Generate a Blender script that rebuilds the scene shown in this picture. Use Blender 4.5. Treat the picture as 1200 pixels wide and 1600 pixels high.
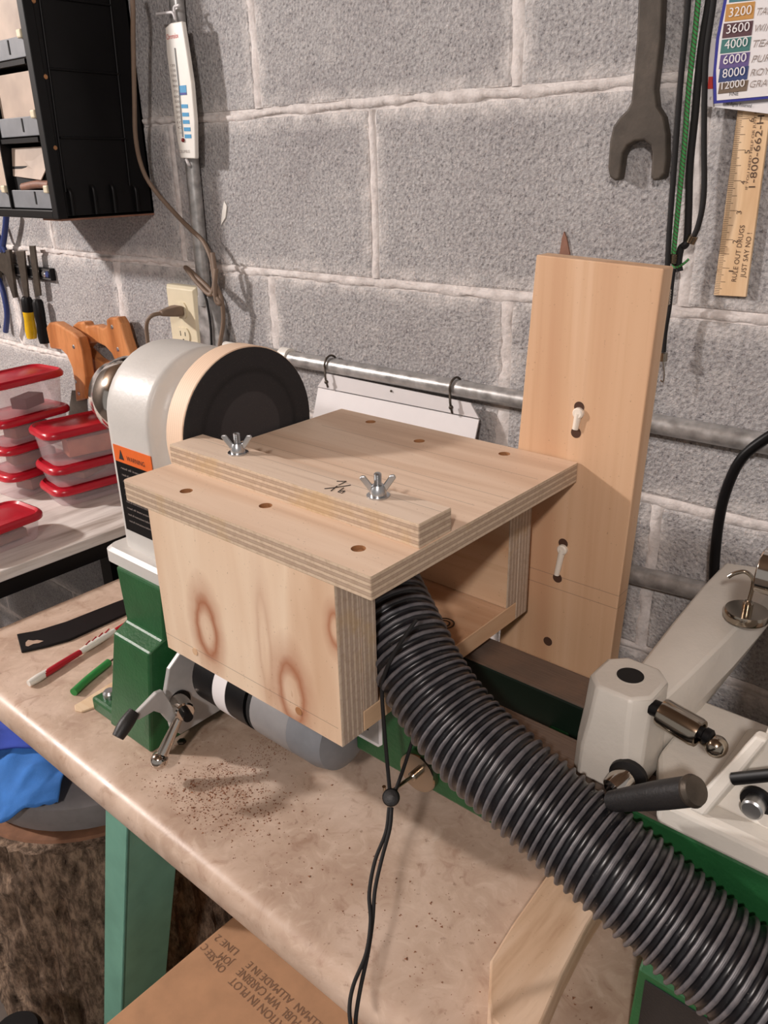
import bpy, bmesh, math, random
from mathutils import Vector, Matrix, noise
random.seed(7)
for o in list(bpy.data.objects): bpy.data.objects.remove(o)
SC = bpy.context.scene
COL = SC.collection
# ------------------------------------------------------------------ camera, world, lights, exposure
H = 1.415            # camera height over the floor; geometry below is written relative to eye level and lifted by H at the end
FPX = 1272.04
RM = ((0.75790578, 0.65203041, -0.02086079), (0.2422986, -0.31104435, -0.9189901), (-0.60569812, 0.69145337, -0.39372837))
cam_d = bpy.data.cameras.new('camera'); cam = bpy.data.objects.new('camera', cam_d); COL.objects.link(cam)
cam_d.sensor_fit = 'VERTICAL'; cam_d.sensor_height = 36.0; cam_d.lens = FPX / 1600 * 36; cam_d.clip_start = 0.01
rx, dn, fw = (Vector(r) for r in RM)
cam.matrix_world = Matrix.Translation((0, 0, H)) @ Matrix((rx, -dn, -fw)).transposed().to_4x4()
SC.camera = cam
w = bpy.data.worlds.new('room_ambient'); SC.world = w; w.use_nodes = True
w.node_tree.nodes['Background'].inputs[0].default_value = (1.0, 0.94, 0.90, 1); w.node_tree.nodes['Background'].inputs[1].default_value = 0.30
def lamp(name, loc, power, radius, col):
    d = bpy.data.lights.new(name, 'POINT'); d.energy = power; d.shadow_soft_size = radius; d.color = col
    o = bpy.data.objects.new(name, d); o.location = (loc[0], loc[1], loc[2] + H); COL.objects.link(o)
lamp('ceiling_bulb', (-2.6, -0.72, 0.82), 185, 0.07, (1.0, 0.95, 0.93))
lamp('ceiling_bulb', (0.42, -1.0, 0.76), 64, 0.06, (1.0, 0.935, 0.905))
SC.view_settings.view_transform = 'Standard'; SC.view_settings.look = 'None'; SC.view_settings.gamma = 1.0
SC.view_settings.use_curve_mapping = False
SC.view_settings.exposure = 0.2

# ------------------------------------------------------------------ pixel -> point on a real plane
def ray(u, v):
    c = ((u - 600) / FPX, (v - 800) / FPX, 1.0)
    return Vector([sum(RM[k][i] * c[k] for k in range(3)) for i in range(3)])
def Yp(u, v, y): r = ray(u, v); return r * (y / r.y)
def Zp(u, v, z): r = ray(u, v); return r * (z / r.z)
def Xp(u, v, x): r = ray(u, v); return r * (x / r.x)
def Dp(u, v, d): return ray(u, v) * d

# ------------------------------------------------------------------ materials
def s2l(c): return tuple(((x / 255) / 12.92 if x / 255 <= 0.04045 else ((x / 255 + 0.055) / 1.055) ** 2.4) for x in c) + (1.0,)
class NT:
    def __init__(s, name):
        s.m = bpy.data.materials.new(name); s.m.use_nodes = True; s.t = s.m.node_tree
        s.b = s.t.nodes['Principled BSDF']; s._obj = None
    def n(s, typ, ins=None, **at):
        nd = s.t.nodes.new('ShaderNode' + typ)
        for k, v in at.items(): setattr(nd, k, v)
        for k, v in (ins or {}).items(): s.set(nd.inputs[k], v)
        return nd
    def set(s, sock, v):
        if isinstance(v, bpy.types.NodeSocket): s.t.links.new(v, sock)
        else: sock.default_value = v
    def coord(s, world=False):
        if world:
            return s.n('NewGeometry').outputs['Position']
        if not s._obj: s._obj = s.n('TexCoord')
        return s._obj.outputs['Object']
    def map(s, vec, loc=(0, 0, 0), rot=(0, 0, 0), scale=(1, 1, 1)):
        return s.n('Mapping', {'Vector': vec, 'Location': loc, 'Rotation': rot, 'Scale': scale}).outputs[0]
    def noise(s, vec, scale, detail=4, rough=0.55, dist=0.0):
        return s.n('TexNoise', {'Vector': vec, 'Scale': scale, 'Detail': detail, 'Roughness': rough, 'Distortion': dist}).outputs['Fac']
    def ramp(s, fac, stops):
        r = s.n('ValToRGB', {'Fac': fac}); e = r.color_ramp.elements
        while len(e) < len(stops): e.new(0.5)
        for el, (p, c) in zip(e, stops): el.position = p; el.color = c if len(c) == 4 else s2l(c)
        return r.outputs[0]
    def math(s, op, a, b=0.0, clamp=False):
        nd = s.n('Math', operation=op, use_clamp=clamp); s.set(nd.inputs[0], a); s.set(nd.inputs[1], b); return nd.outputs[0]
    def mix(s, fac, a, b, mode='MIX'):
        nd = s.n('Mix', data_type='RGBA', blend_type=mode); s.set(nd.inputs[0], fac); s.set(nd.inputs[6], a); s.set(nd.inputs[7], b); return nd.outputs[2]
    def range(s, v, a, b, c=0.0, d=1.0):
        return s.n('MapRange', {0: v, 1: a, 2: b, 3: c, 4: d}).outputs[0]
    def sep(s, vec): return s.n('SeparateXYZ', {0: vec}).outputs
    def bump(s, h, strength, dist=0.001):
        s.set(s.b.inputs['Normal'], s.n('Bump', {'Height': h, 'Strength': strength, 'Distance': dist}).outputs[0])
    def done(s, col=None, rough=0.5, metal=0.0, **kw):
        if col is not None: s.set(s.b.inputs['Base Color'], col)
        s.set(s.b.inputs['Roughness'], rough); s.b.inputs['Metallic'].default_value = metal
        for k, v in kw.items(): s.set(s.b.inputs[k.replace('_', ' ')], v)
        return s.m
def paint(name, c, rough=0.5, metal=0.0, var=0.08, scale=40, bump=0.0, bscale=400, **kw):
    t = NT(name); col = s2l(c); v = t.coord()
    f = t.noise(v, scale, 3)
    dark = tuple(x * (1 - 2.2 * var) for x in col[:3]) + (1,); light = tuple(min(1, x * (1 + 1.6 * var)) for x in col[:3]) + (1,)
    out = t.ramp(f, [(0.3, dark), (0.7, light)])
    if bump: t.bump(t.noise(v, bscale, 2), bump, 0.0008)
    return t.done(out, rough, metal, **kw)

def block_material():
    t = NT('cinder_block'); v = t.coord(True)
    pits = t.noise(v, 290, 3, 0.65)
    vor = t.n('TexVoronoi', {'Vector': v, 'Scale': 230.0}).outputs['Distance']
    big = t.noise(v, 5, 4)
    c = t.ramp(pits, [(0.27, (104, 101, 102)), (0.40, (157, 154, 154)), (0.55, (175, 172, 171)), (0.75, (198, 194, 193))])
    c = t.mix(t.range(big, 0.35, 0.7, 0.0, 0.4), c, s2l((200, 196, 198)), 'MULTIPLY')
    sm = t.noise(v, 17, 5, 0.6)
    c = t.mix(t.range(sm, 0.60, 0.78, 0, 0.55), c, s2l((205, 199, 195)))
    ob = t.sep(t.coord()); ex = t.math('SUBTRACT', 0.198, t.math('ABSOLUTE', ob[0])); ez = t.math('SUBTRACT', 0.0965, t.math('ABSOLUTE', ob[2]))
    ed = t.math('MINIMUM', ex, ez); sm2 = t.noise(v, 34, 5, 0.7)
    msk = t.math('MULTIPLY', t.range(ed, 0.0, 0.020, 1.0, 0.0), t.range(sm2, 0.36, 0.62, 0.0, 1.0))
    c = t.mix(msk, c, s2l((212, 206, 202)))
    hgt = t.math('ADD', t.math('MULTIPLY', pits, t.math('SUBTRACT', 1.0, t.math('MULTIPLY', msk, 0.7))), t.math('MULTIPLY', vor, 0.5))
    t.bump(hgt, 0.85, 0.003)
    return t.done(c, 0.95, 0.0, Specular_IOR_Level=0.15)
def mortar_material():
    t = NT('mortar'); v = t.coord(True)
    f = t.noise(v, 60, 5, 0.65)
    c = t.ramp(f, [(0.25, (178, 170, 166)), (0.55, (214, 207, 203)), (0.8, (230, 224, 220))])
    t.bump(t.noise(v, 220, 3), 0.6, 0.002)
    return t.done(c, 0.95, 0.0, Specular_IOR_Level=0.15)
def wood(name, pal, axis, k=26.0, stretch=0.07, knots=(), lines=(), seed=0.0, rough=0.55, streak=0.5):
    """grain runs along axis; knots: (centre, radii, strength); lines: pencil lines (axis index, value, lo-axis, lo, hi)"""
    t = NT(name); v = t.coord()
    sc = [1, 1, 1]; sc['xyz'.index(axis)] = stretch
    mv = t.map(v, (seed, seed * 0.7, seed * 1.3), (0, 0, 0), tuple(sc))
    f1 = t.noise(mv, k, 3, 0.5, 0.6); f2 = t.noise(mv, k * 9, 2, 0.5); f3 = t.noise(v, 6, 3)
    c = t.ramp(f1, [(0.25, pal[0]), (0.45, pal[1]), (0.6, pal[2]), (0.8, pal[1])])
    f1b = t.noise(t.map(v, (seed * 2, seed, seed), (0, 0, 0), tuple(a * (0.6 if a < 1 else 1) for a in sc)), k * 3.2, 3, 0.6, 0.3)
    c = t.mix(t.range(f1b, 0.56, 0.74, 0, 0.55), c, s2l(pal[0]))
    c = t.mix(t.range(f2, 0.52, 0.72, 0, 0.36 * streak), c, s2l(pal[0]))
    c = t.mix(t.range(f3, 0.5, 0.75, 0, 0.25), c, s2l(pal[1]))
    sp = t.noise(v, 420, 2, 0.5); c = t.mix(t.range(sp, 0.70, 0.76, 0, 0.45), c, s2l((120, 92, 70)))
    for (ctr, rad, st) in knots:
        wob = t.noise(v, 55, 2)
        d = t.n('VectorMath', {0: v, 1: tuple(-a for a in ctr)}, operation='ADD').outputs[0]
        d = t.n('VectorMath', {0: d, 1: tuple(1 / a for a in rad)}, operation='MULTIPLY').outputs[0]
        ln = t.n('VectorMath', {0: d}, operation='LENGTH').outputs['Value']
        ln = t.math('ADD', ln, t.math('MULTIPLY', t.math('SUBTRACT', wob, 0.5), 0.35))
        half = t.math('MULTIPLY', ln, 0.5)
        ring = t.ramp(half, [(0.0, (0.35,) * 3 + (1,)), (0.03, (0.12,) * 3 + (1,)), (0.24, (0.25,) * 3 + (1,)), (0.43, (0.9,) * 3 + (1,)), (0.60, (0.42,) * 3 + (1,)), (0.95, (0, 0, 0, 1))])
        c = t.mix(t.math('MULTIPLY', ring, st), c, s2l((158, 94, 60)))
    sx = t.sep(v)
    for (ai, val, bi, lo, hi) in lines:
        m = t.math('LESS_THAN', t.math('ABSOLUTE', t.math('SUBTRACT', sx[ai], val)), 0.0003)
        m = t.math('MULTIPLY', m, t.math('GREATER_THAN', sx[bi], lo)); m = t.math('MULTIPLY', m, t.math('LESS_THAN', sx[bi], hi))
        c = t.mix(t.math('MULTIPLY', m, 0.55), c, s2l((96, 84, 78)))
    t.bump(f2, 0.12, 0.0006)
    return t.done(c, rough, 0.0, Specular_IOR_Level=0.3)
def ply_edge(name, axis, lo, hi, n=7, pal=((205, 184, 160), (178, 156, 136), (120, 98, 82))):
    t = NT(name); v = t.coord(); a = t.sep(v)['xyz'.index(axis)]
    wob = t.noise(v, 30, 2)
    f = t.range(a, lo, hi, 0.0, float(n)); f = t.math('ADD', f, t.math('MULTIPLY', t.math('SUBTRACT', wob, 0.5), 0.12))
    fr = t.math('FRACT', f); alt = t.math('GREATER_THAN', t.math('MODULO', f, 2.0), 1.0)
    sc = [1, 1, 1]
    g = t.noise(v, 260, 3, 0.6)
    c = t.mix(alt, s2l(pal[0]), s2l(pal[1]))
    c = t.mix(t.range(g, 0.45, 0.75, 0, 0.5), c, s2l((158, 134, 112)))
    gl = t.math('ADD', t.range(fr, 0.0, 0.16, 1.0, 0.0), t.range(fr, 0.90, 1.0, 0.0, 0.6))
    c = t.mix(t.math('MULTIPLY', gl, 0.8), c, s2l(pal[2]))
    st = t.noise(v, 26, 3); c = t.mix(t.range(st, 0.58, 0.72, 0, 0.4), c, s2l((190, 158, 108)))
    t.bump(g, 0.3, 0.0008)
    return t.done(c, 0.8, 0.0, Specular_IOR_Level=0.2)
def laminate():
    t = NT('stone_pattern_laminate'); v = t.coord()
    a = t.noise(v, 9, 6, 0.62, 0.8); b = t.noise(v, 42, 5, 0.6, 1.2); d = t.noise(v, 150, 3)
    c = t.ramp(a, [(0.28, (164, 137, 118)), (0.5, (192, 168, 149)), (0.72, (212, 190, 173))])
    c = t.mix(t.range(b, 0.52, 0.70, 0, 0.5), c, s2l((216, 196, 178)))
    c = t.mix(t.range(b, 0.44, 0.30, 0, 0.5), c, s2l((150, 116, 96)))
    c = t.mix(t.range(d, 0.66, 0.74, 0, 0.5), c, s2l((120, 90, 72)))
    t.bump(d, 0.05, 0.0005)
    return t.done(c, t.range(b, 0.3, 0.7, 0.30, 0.46), 0.0, Specular_IOR_Level=0.5)
def bark_material():
    t = NT('bark'); v = t.coord()
    mv = t.map(v, (0, 0, 0), (0, 0, 0), (1, 1, 0.36))
    f = t.noise(mv, 85, 8, 0.72, 0.15)
    c = t.ramp(f, [(0.3, (52, 42, 36)), (0.48, (132, 112, 96)), (0.6, (182, 156, 134)), (0.8, (204, 176, 150))])
    t.bump(f, 1.0, 0.012)
    return t.done(c, 0.95, 0.0, Specular_IOR_Level=0.1)
def galv():
    t = NT('galvanised_steel'); v = t.coord()
    f = t.noise(v, 70, 3)
    return t.done(t.ramp(f, [(0.3, (150, 148, 146)), (0.7, (196, 194, 192))]), t.range(f, 0.3, 0.7, 0.28, 0.45), 0.55)
def machined():
    t = NT('machined_iron'); v = t.coord()
    mv = t.map(v, (0, 0, 0), (0, 0, 0.5), (1, 30, 1)); f = t.noise(mv, 30, 3); g = t.noise(v, 25, 4)
    c = t.ramp(f, [(0.3, (112, 100, 92)), (0.7, (140, 126, 116))]); c = t.mix(t.range(g, 0.5, 0.7, 0, 0.5), c, s2l((150, 128, 112)))
    return t.done(c, t.range(f, 0.3, 0.7, 0.38, 0.55), 0.55)
def bungee_material():
    t = NT('green_braid'); z = t.sep(t.coord())[2]
    m = t.math('GREATER_THAN', t.math('FRACT', t.math('ADD', t.math('MULTIPLY', z, 300.0), t.math('MULTIPLY', t.sep(t.coord())[0], 260.0))), 0.66)
    return t.done(t.mix(m, s2l((58, 150, 78)), s2l((84, 74, 56))), 0.7)
def disc_wood():
    t = NT('disc_plywood_rim'); v = t.coord(); a = t.math('ADD', t.sep(v)[0], t.math('MULTIPLY', t.sep(v)[2], 0.10))
    f = t.math('FRACT', t.math('MULTIPLY', a, 330.0)); c = t.mix(t.range(f, 0.6, 0.9, 0, 0.55), s2l((236, 208, 182)), s2l((206, 168, 138)))
    return t.done(c, 0.6)
def abrasive():
    t = NT('black_abrasive'); v = t.coord(); d = t.n('VectorMath', {0: v, 1: (0, -0.516, 0.2485)}, operation='ADD').outputs[0]
    s = t.sep(d); r = t.math('SQRT', t.math('ADD', t.math('POWER', s[1], 2.0), t.math('POWER', s[2], 2.0)))
    f = t.noise(v, 900, 2)
    wear = t.ramp(t.math('MULTIPLY', r, 10.0), [(0.0, (60, 57, 58)), (0.38, (60, 57, 58)), (0.40, (47, 45, 46)), (0.56, (45, 43, 44)), (0.60, (36, 34, 35)), (0.66, (44, 42, 43)), (0.85, (44, 42, 43))])
    c = t.mix(t.range(f, 0.62, 0.75, 0, 0.25), wear, s2l((95, 90, 88)))
    t.bump(f, 0.4, 0.0006)
    return t.done(c, 0.85, 0.0, Specular_IOR_Level=0.25)
def hosemat(name, c1, c2, rough):
    t = NT(name); v = t.coord(); f = t.noise(v, 120, 3); g = t.noise(v, 700, 2)
    c = t.ramp(f, [(0.35, c1), (0.7, c2)]); c = t.mix(t.range(g, 0.70, 0.76, 0, 0.5), c, s2l((140, 134, 130)))
    return t.done(c, rough, 0.0)

PALE = ((176, 140, 110), (205, 172, 142), (222, 194, 168))
WARM = ((170, 122, 88), (196, 154, 120), (214, 178, 146))
M = {}
M['block'] = block_material(); M['mortar'] = mortar_material(); M['lam'] = laminate(); M['bark'] = bark_material()
M['galv'] = galv(); M['iron'] = machined(); M['bungee'] = bungee_material(); M['rim'] = disc_wood(); M['abr'] = abrasive()
M['concrete'] = paint('concrete_floor', (92, 84, 78), 0.9, 0, 0.12, 8, 0.3, 90)
M['joist'] = paint('dark_joist_wood', (120, 96, 76), 0.9, 0, 0.1, 6)
M['green'] = paint('green_enamel', (33, 86, 47), 0.42, 0, 0.06, 30, 0.5, 260)
M['mint'] = paint('mint_leg_paint', (108, 158, 140), 0.45, 0, 0.07, 18, 0.1, 200)
M['white'] = paint('cream_enamel', (212, 206, 196), 0.42, 0, 0.025, 20, 0.35, 240)
M['hswhite'] = paint('grey_white_enamel', (202, 199, 194), 0.4, 0, 0.025, 20, 0.3, 200)
M['chrome'] = paint('chrome', (205, 198, 190), 0.12, 1.0, 0.02)
M['nickel'] = paint('nickel', (170, 160, 146), 0.16, 1.0, 0.02)
M['zinc'] = paint('zinc_plate', (196, 198, 200), 0.3, 1.0, 0.05)
M['black'] = paint('black_plastic', (15, 14, 15), 0.42, 0, 0.05, Specular_IOR_Level=0.22)
M['blackm'] = paint('black_matte', (22, 20, 20), 0.8, 0, 0.05)
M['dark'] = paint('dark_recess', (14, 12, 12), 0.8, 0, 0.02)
M['grip'] = paint('black_grip', (30, 28, 28), 0.5, 0, 0.1, 60, 0.3, 500)
M['steel'] = paint('dark_steel', (92, 84, 76), 0.45, 0.8, 0.12, 60, 0.2, 300)
M['wrench'] = paint('oxidised_steel', (78, 70, 62), 0.6, 0.35, 0.15, 45, 0.25, 250)
M['alu'] = paint('cast_aluminium', (176, 174, 172), 0.45, 0.15, 0.05)
M['motorgrey'] = paint('motor_grey', (150, 148, 148), 0.45, 0.2, 0.04)
M['red'] = paint('red_plastic', (176, 22, 40), 0.28, 0, 0.06, 14)
M['redp'] = paint('red_print', (196, 60, 50), 0.6, 0, 0.02)
M['orange'] = paint('orange_print', (226, 104, 38), 0.5, 0, 0.03)
M['paper'] = paint('white_paper', (222, 218, 218), 0.6, 0, 0.01)
M['wplastic'] = paint('white_plastic', (226, 222, 214), 0.4, 0, 0.02)
M['ivory'] = paint('ivory_plastic', (218, 206, 178), 0.4, 0, 0.02)
M['brownp'] = paint('brown_cord', (122, 102, 86), 0.6, 0, 0.06)
M['yellow'] = paint('yellow_plastic', (214, 170, 20), 0.25, 0, 0.08)
M['bluegrip'] = paint('blue_grip', (30, 48, 104), 0.5, 0, 0.05)
M['bluep'] = paint('blue_print', (44, 138, 186), 0.5, 0, 0.02)
M['navy'] = paint('navy_print', (36, 38, 132), 0.5, 0, 0.04)
M['cloth'] = paint('blue_cloth', (58, 116, 190), 0.95, 0, 0.10, 22, 0.5, 700)
M['cloth2'] = paint('deep_blue_cloth', (54, 76, 168), 0.95, 0, 0.10, 22, 0.5, 700)
M['tub'] = paint('grey_tub', (128, 124, 124), 0.6, 0, 0.05)
M['card'] = paint('cardboard', (176, 134, 100), 0.85, 0, 0.05, 30, 0.15, 300)
M['ink'] = paint('faded_ink', (126, 96, 74), 0.8, 0, 0.03)
M['inkb'] = paint('black_ink', (34, 30, 30), 0.7, 0, 0.03)
M['inkg'] = paint('grey_ink', (150, 138, 132), 0.7, 0, 0.03)
M['handle'] = wood('saw_handle_wood', ((142, 86, 46), (184, 118, 70), (202, 138, 88)), 'z', 30, 0.2, rough=0.35)
M['ruler'] = wood('ruler_wood', ((206, 168, 128), (222, 188, 148), (230, 200, 164)), 'z', 60, 0.1)
M['rulerink'] = paint('ruler_ink', (84, 62, 46), 0.7, 0, 0.02)
M['wtable'] = wood('worn_white_paint', ((150, 138, 128), (206, 198, 192), (222, 216, 210)), 'y', 30, 0.1)
M['offcut'] = wood('pine_offcut', PALE, 'y', 30, 0.2, seed=3)
M['stick'] = wood('pale_stick', ((206, 172, 136), (222, 194, 160), (228, 204, 174)), 'x', 60, 0.1)
M['purplewood'] = paint('dark_purple_wood', (64, 34, 40), 0.5, 0, 0.15)
M['pinkwood'] = paint('reddish_wood', (186, 112, 84), 0.6, 0, 0.1)
M['scrap'] = paint('brown_wood_scrap', (132, 92, 74), 0.6, 0, 0.15)
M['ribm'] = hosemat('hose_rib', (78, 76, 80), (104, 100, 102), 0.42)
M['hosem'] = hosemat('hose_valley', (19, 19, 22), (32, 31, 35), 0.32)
M['dust'] = paint('sawdust', (138, 92, 66), 0.9, 0, 0.2, 300)
M['greenplastic'] = paint('green_handle', (48, 136, 66), 0.4, 0, 0.04)
M['pegw'] = paint('white_peg', (232, 222, 208), 0.5, 0, 0.03)
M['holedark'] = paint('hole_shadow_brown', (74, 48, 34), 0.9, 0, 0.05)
M['innerrail'] = paint('inner_rail_dark_green', (14, 30, 20), 0.5, 0, 0.05)  # darker green for the bed faces that look into the rail gap
M['stump_top'] = paint('stump_wood', (120, 84, 62), 0.85, 0, 0.12)
M['thermred'] = paint('thermometer_red', (120, 24, 30), 0.3, 0, 0.02)
M['tan_label'] = paint('dusty_drawer_front', (176, 156, 140), 0.55, 0, 0.12, 14)
M['labelgrey'] = paint('grey_label_lip', (118, 120, 124), 0.5, 0, 0.06)
M['grain'] = paint('warm_stain', (160, 112, 72), 0.7, 0, 0.05)
def clear_plastic():
    t = NT('cloudy_plastic'); t.b.inputs['Alpha'].default_value = 0.30
    return t.done((0.84, 0.66, 0.68, 1), 0.25)
M['clear'] = clear_plastic()

# ------------------------------------------------------------------ mesh building
class MB:
    def __init__(s): s.v = []; s.f = []; s.m = []
    def add(s, vs, fs, mi=0):
        b = len(s.v); s.v += [tuple(p) for p in vs]; s.f += [tuple(b + i for i in f) for f in fs]; s.m += ([mi] * len(fs) if isinstance(mi, int) else list(mi)); return s
    def box(s, a, b, mi=0):
        (x0, y0, z0), (x1, y1, z1) = a, b
        return s.add([(x0, y0, z0), (x1, y0, z0), (x1, y1, z0), (x0, y1, z0), (x0, y0, z1), (x1, y0, z1), (x1, y1, z1), (x0, y1, z1)],
                     [(0, 3, 2, 1), (4, 5, 6, 7), (0, 1, 5, 4), (1, 2, 6, 5), (2, 3, 7, 6), (3, 0, 4, 7)], mi)
    def hull8(s, bot, top, mi=0):
        n = len(bot); return s.add(list(bot) + list(top), [tuple(range(n))[::-1], tuple(range(n, 2 * n))] + [(i, (i + 1) % n, n + (i + 1) % n, n + i) for i in range(n)], mi)
    def prism(s, pts, off, mi=0):
        off = Vector(off); return s.hull8([Vector(p) for p in pts], [Vector(p) + off for p in pts], mi)
    def loft(s, rings, mi=0, caps=True, closed=True):
        n = len(rings[0]); vs = [p for r in rings for p in r]; fs = []
        for k in range(len(rings) - 1):
            for i in range(n if closed else n - 1):
                j = (i + 1) % n; fs.append((k * n + i, k * n + j, (k + 1) * n + j, (k + 1) * n + i))
        if caps: fs += [tuple(range(n))[::-1], tuple(range((len(rings) - 1) * n, len(rings) * n))]
        return s.add(vs, fs, mi)
    def lathe(s, prof, o, ax, n=28, mi=0, caps=True):
        o = Vector(o); ax = Vector(ax).normalized(); e = ax.orthogonal().normalized(); g = ax.cross(e)
        rings = [[o + ax * h + (e * math.cos(2 * math.pi * i / n) + g * math.sin(2 * math.pi * i / n)) * max(r, 1e-5) for i in range(n)] for (r, h) in prof]
        return s.loft(rings, mi, caps)
    def cyl(s, a, b, r, r2=None, n=20, mi=0):
        a = Vector(a); b = Vector(b); return s.lathe([(r, 0), (r if r2 is None else r2, (b - a).length)], a, b - a, n, mi)
    def sphere(s, c, r, n=16, mi=0, ax=(0, 0, 1)):
        return s.lathe([(r * math.sin(math.pi * k / (n // 2)), -r * math.cos(math.pi * k / (n // 2))) for k in range(n // 2 + 1)], c, ax, n, mi)
    def tube(s, pts, r, n=8, mi=0, sub=6, smooth=True):
        pts = [Vector(p) for p in pts]
        if smooth and len(pts) > 2: pts = spline(pts, sub)
        T = [(pts[min(i + 1, len(pts) - 1)] - pts[max(i - 1, 0)]).normalized() for i in range(len(pts))]
        e = T[0].orthogonal().normalized(); rings = []
        for i, p in enumerate(pts):
            e = (e - T[i] * e.dot(T[i])).normalized(); g = T[i].cross(e); rr = r(i / (len(pts) - 1)) if callable(r) else r
            rings.append([p + (e * math.cos(2 * math.pi * k / n) + g * math.sin(2 * math.pi * k / n)) * rr for k in range(n)])
        return s.loft(rings, mi)
    def build(s, name, mat, parent=None, smooth=None, bevel=0.0, seg=2):
        me = bpy.data.meshes.new(name); me.from_pydata(s.v, [], s.f)
        for m in (mat if isinstance(mat, (list, tuple)) else [mat]): me.materials.append(M[m] if isinstance(m, str) else m)
        me.polygons.foreach_set('material_index', s.m)
        bm = bmesh.new(); bm.from_mesh(me); bmesh.ops.recalc_face_normals(bm, faces=bm.faces); bm.to_mesh(me); bm.free()
        if smooth is not None:
            me.polygons.foreach_set('use_smooth', [True] * len(me.polygons)); me.set_sharp_from_angle(angle=math.radians(smooth))
        me.update(); o = bpy.data.objects.new(name, me); COL.objects.link(o)
        if bevel:
            b = o.modifiers.new('bevel', 'BEVEL'); b.width = bevel; b.segments = seg; b.limit_method = 'ANGLE'; b.angle_limit = math.radians(40); b.harden_normals = False
        if parent: attach(o, parent)
        return o
def spline(P, sub):
    out = []; Q = [P[0] * 2 - P[1]] + P + [P[-1] * 2 - P[-2]]
    for i in range(1, len(Q) - 2):
        a, b, c, d = Q[i - 1:i + 3]
        for k in range(sub):
            t = k / sub; out.append(0.5 * ((2 * b) + (c - a) * t + (2 * a - 5 * b + 4 * c - d) * t * t + (3 * b - a - 3 * c + d) * t ** 3))
    out.append(P[-1].copy()); return out
def attach(o, parent):
    o.parent = parent
    if parent.type == 'EMPTY': o.matrix_parent_inverse = Matrix.Translation(-parent.location)
def thing(name, label, cat, loc=(0, 0, 0), group=None):
    o = bpy.data.objects.new(name, None); o.location = loc; o.empty_display_size = 0.03; COL.objects.link(o); return tag(o, label, cat, group)
def tag(o, label, cat, group=None):
    o['label'] = label; o['category'] = cat
    if group: o['group'] = group
    return o
def struct(o): o['kind'] = 'structure'; return o
def B(a, b): return MB().box(a, b)
def text(s, A, Bp, normal, mat, parent, name='lettering', asp=None, lift=0.0004, thick=0.0002, shear=0.0, h=None):
    """lettering whose baseline runs from A to Bp on a surface with the given normal"""
    cu = bpy.data.curves.new('t', 'FONT'); cu.body = s; cu.size = 1.0; cu.shear = shear; cu.resolution_u = 3
    ob = bpy.data.objects.new('t', cu); COL.objects.link(ob); dg = bpy.context.evaluated_depsgraph_get(); dg.update()
    me = bpy.data.meshes.new_from_object(ob.evaluated_get(dg)); bpy.data.objects.remove(ob); bpy.data.curves.remove(cu)
    xs = [v.co.x for v in me.vertices]; x0, x1 = min(xs), max(xs)
    A = Vector(A); Bp = Vector(Bp); N = Vector(normal).normalized(); r = (Bp - A); L = r.length; r = (r - N * r.dot(N)).normalized(); u = N.cross(r)
    k = L / (x1 - x0); ky = (h / 0.72) if h else k * (asp or 1.0)
    for v in me.vertices: v.co = A + r * ((v.co.x - x0) * k) + u * (v.co.y * ky) + N * lift
    me.materials.clear(); me.materials.append(M[mat]); o = bpy.data.objects.new(name, me); COL.objects.link(o)
    attach(o, parent); return o
def rrect(cx, cy, hx, hy, r, z, n=5):
    out = []
    for (sx, sy, a0) in ((1, 1, 0), (-1, 1, 90), (-1, -1, 180), (1, -1, 270)):
        for k in range(n + 1):
            a = math.radians(a0 + 90 * k / n); out.append(Vector((cx + sx * (hx - r) + r * math.cos(a), cy + sy * (hy - r) + r * math.sin(a), z)))
    return out
def slab(name, a, b, axis, face, edge, parent, holes=(), bevel=0.0006):
    """a plywood panel: big faces get the face material, the others the ply edge material; holes are drilled into the +z face"""
    ai = 'xyz'.index(axis); m = MB()
    if holes:
        q = []
        for (cx_, cy_, a0, rr) in ((a[0], a[1], 180, 0.005), (b[0], a[1], 270, 0.001), (b[0], b[1], 0, 0.001), (a[0], b[1], 90, 0.001)):
            sx, sy = (1 if cx_ == a[0] else -1), (1 if cy_ == a[1] else -1)
            for k in range(5): an = math.radians(a0 + 90 * k / 4); q.append(Vector((cx_ + sx * rr + rr * math.cos(an), cy_ + sy * rr + rr * math.sin(an), 0)))
        m.hull8([p + Vector((0, 0, a[2])) for p in q], [p + Vector((0, 0, b[2])) for p in q])
    else: m.box(a, b)
    o = m.build(name, [face, edge, 'grain'], None)
    if holes:
        cut = MB()
        for (hx, hy, r, dp) in holes: cut.lathe([(r, b[2] - dp), (r, b[2] + 0.004)], (hx, hy, 0), (0, 0, 1), 20)
        c = cut.build('cut', 'grain'); md = o.modifiers.new('b', 'BOOLEAN'); md.object = c; md.solver = 'EXACT'; md.operation = 'DIFFERENCE'
        dg = bpy.context.evaluated_depsgraph_get(); dg.update(); me = bpy.data.meshes.new_from_object(o.evaluated_get(dg))
        o.modifiers.clear(); o.data = me; bpy.data.objects.remove(c)
    for p in o.data.polygons:
        n = p.normal; p.material_index = 0 if abs(n[ai]) > 0.9 else 1
        for (hx, hy, r, dp) in holes:
            if (Vector((p.center.x, p.center.y)) - Vector((hx, hy))).length < r * 1.05 and p.center.z < b[2] - 1e-4 and p.center.z > a[2] + 1e-4: p.material_index = 2
    if bevel and not holes:
        bv = o.modifiers.new('bevel', 'BEVEL'); bv.width = bevel; bv.segments = 1; bv.limit_method = 'ANGLE'
    if parent: attach(o, parent)
    return o

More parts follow.
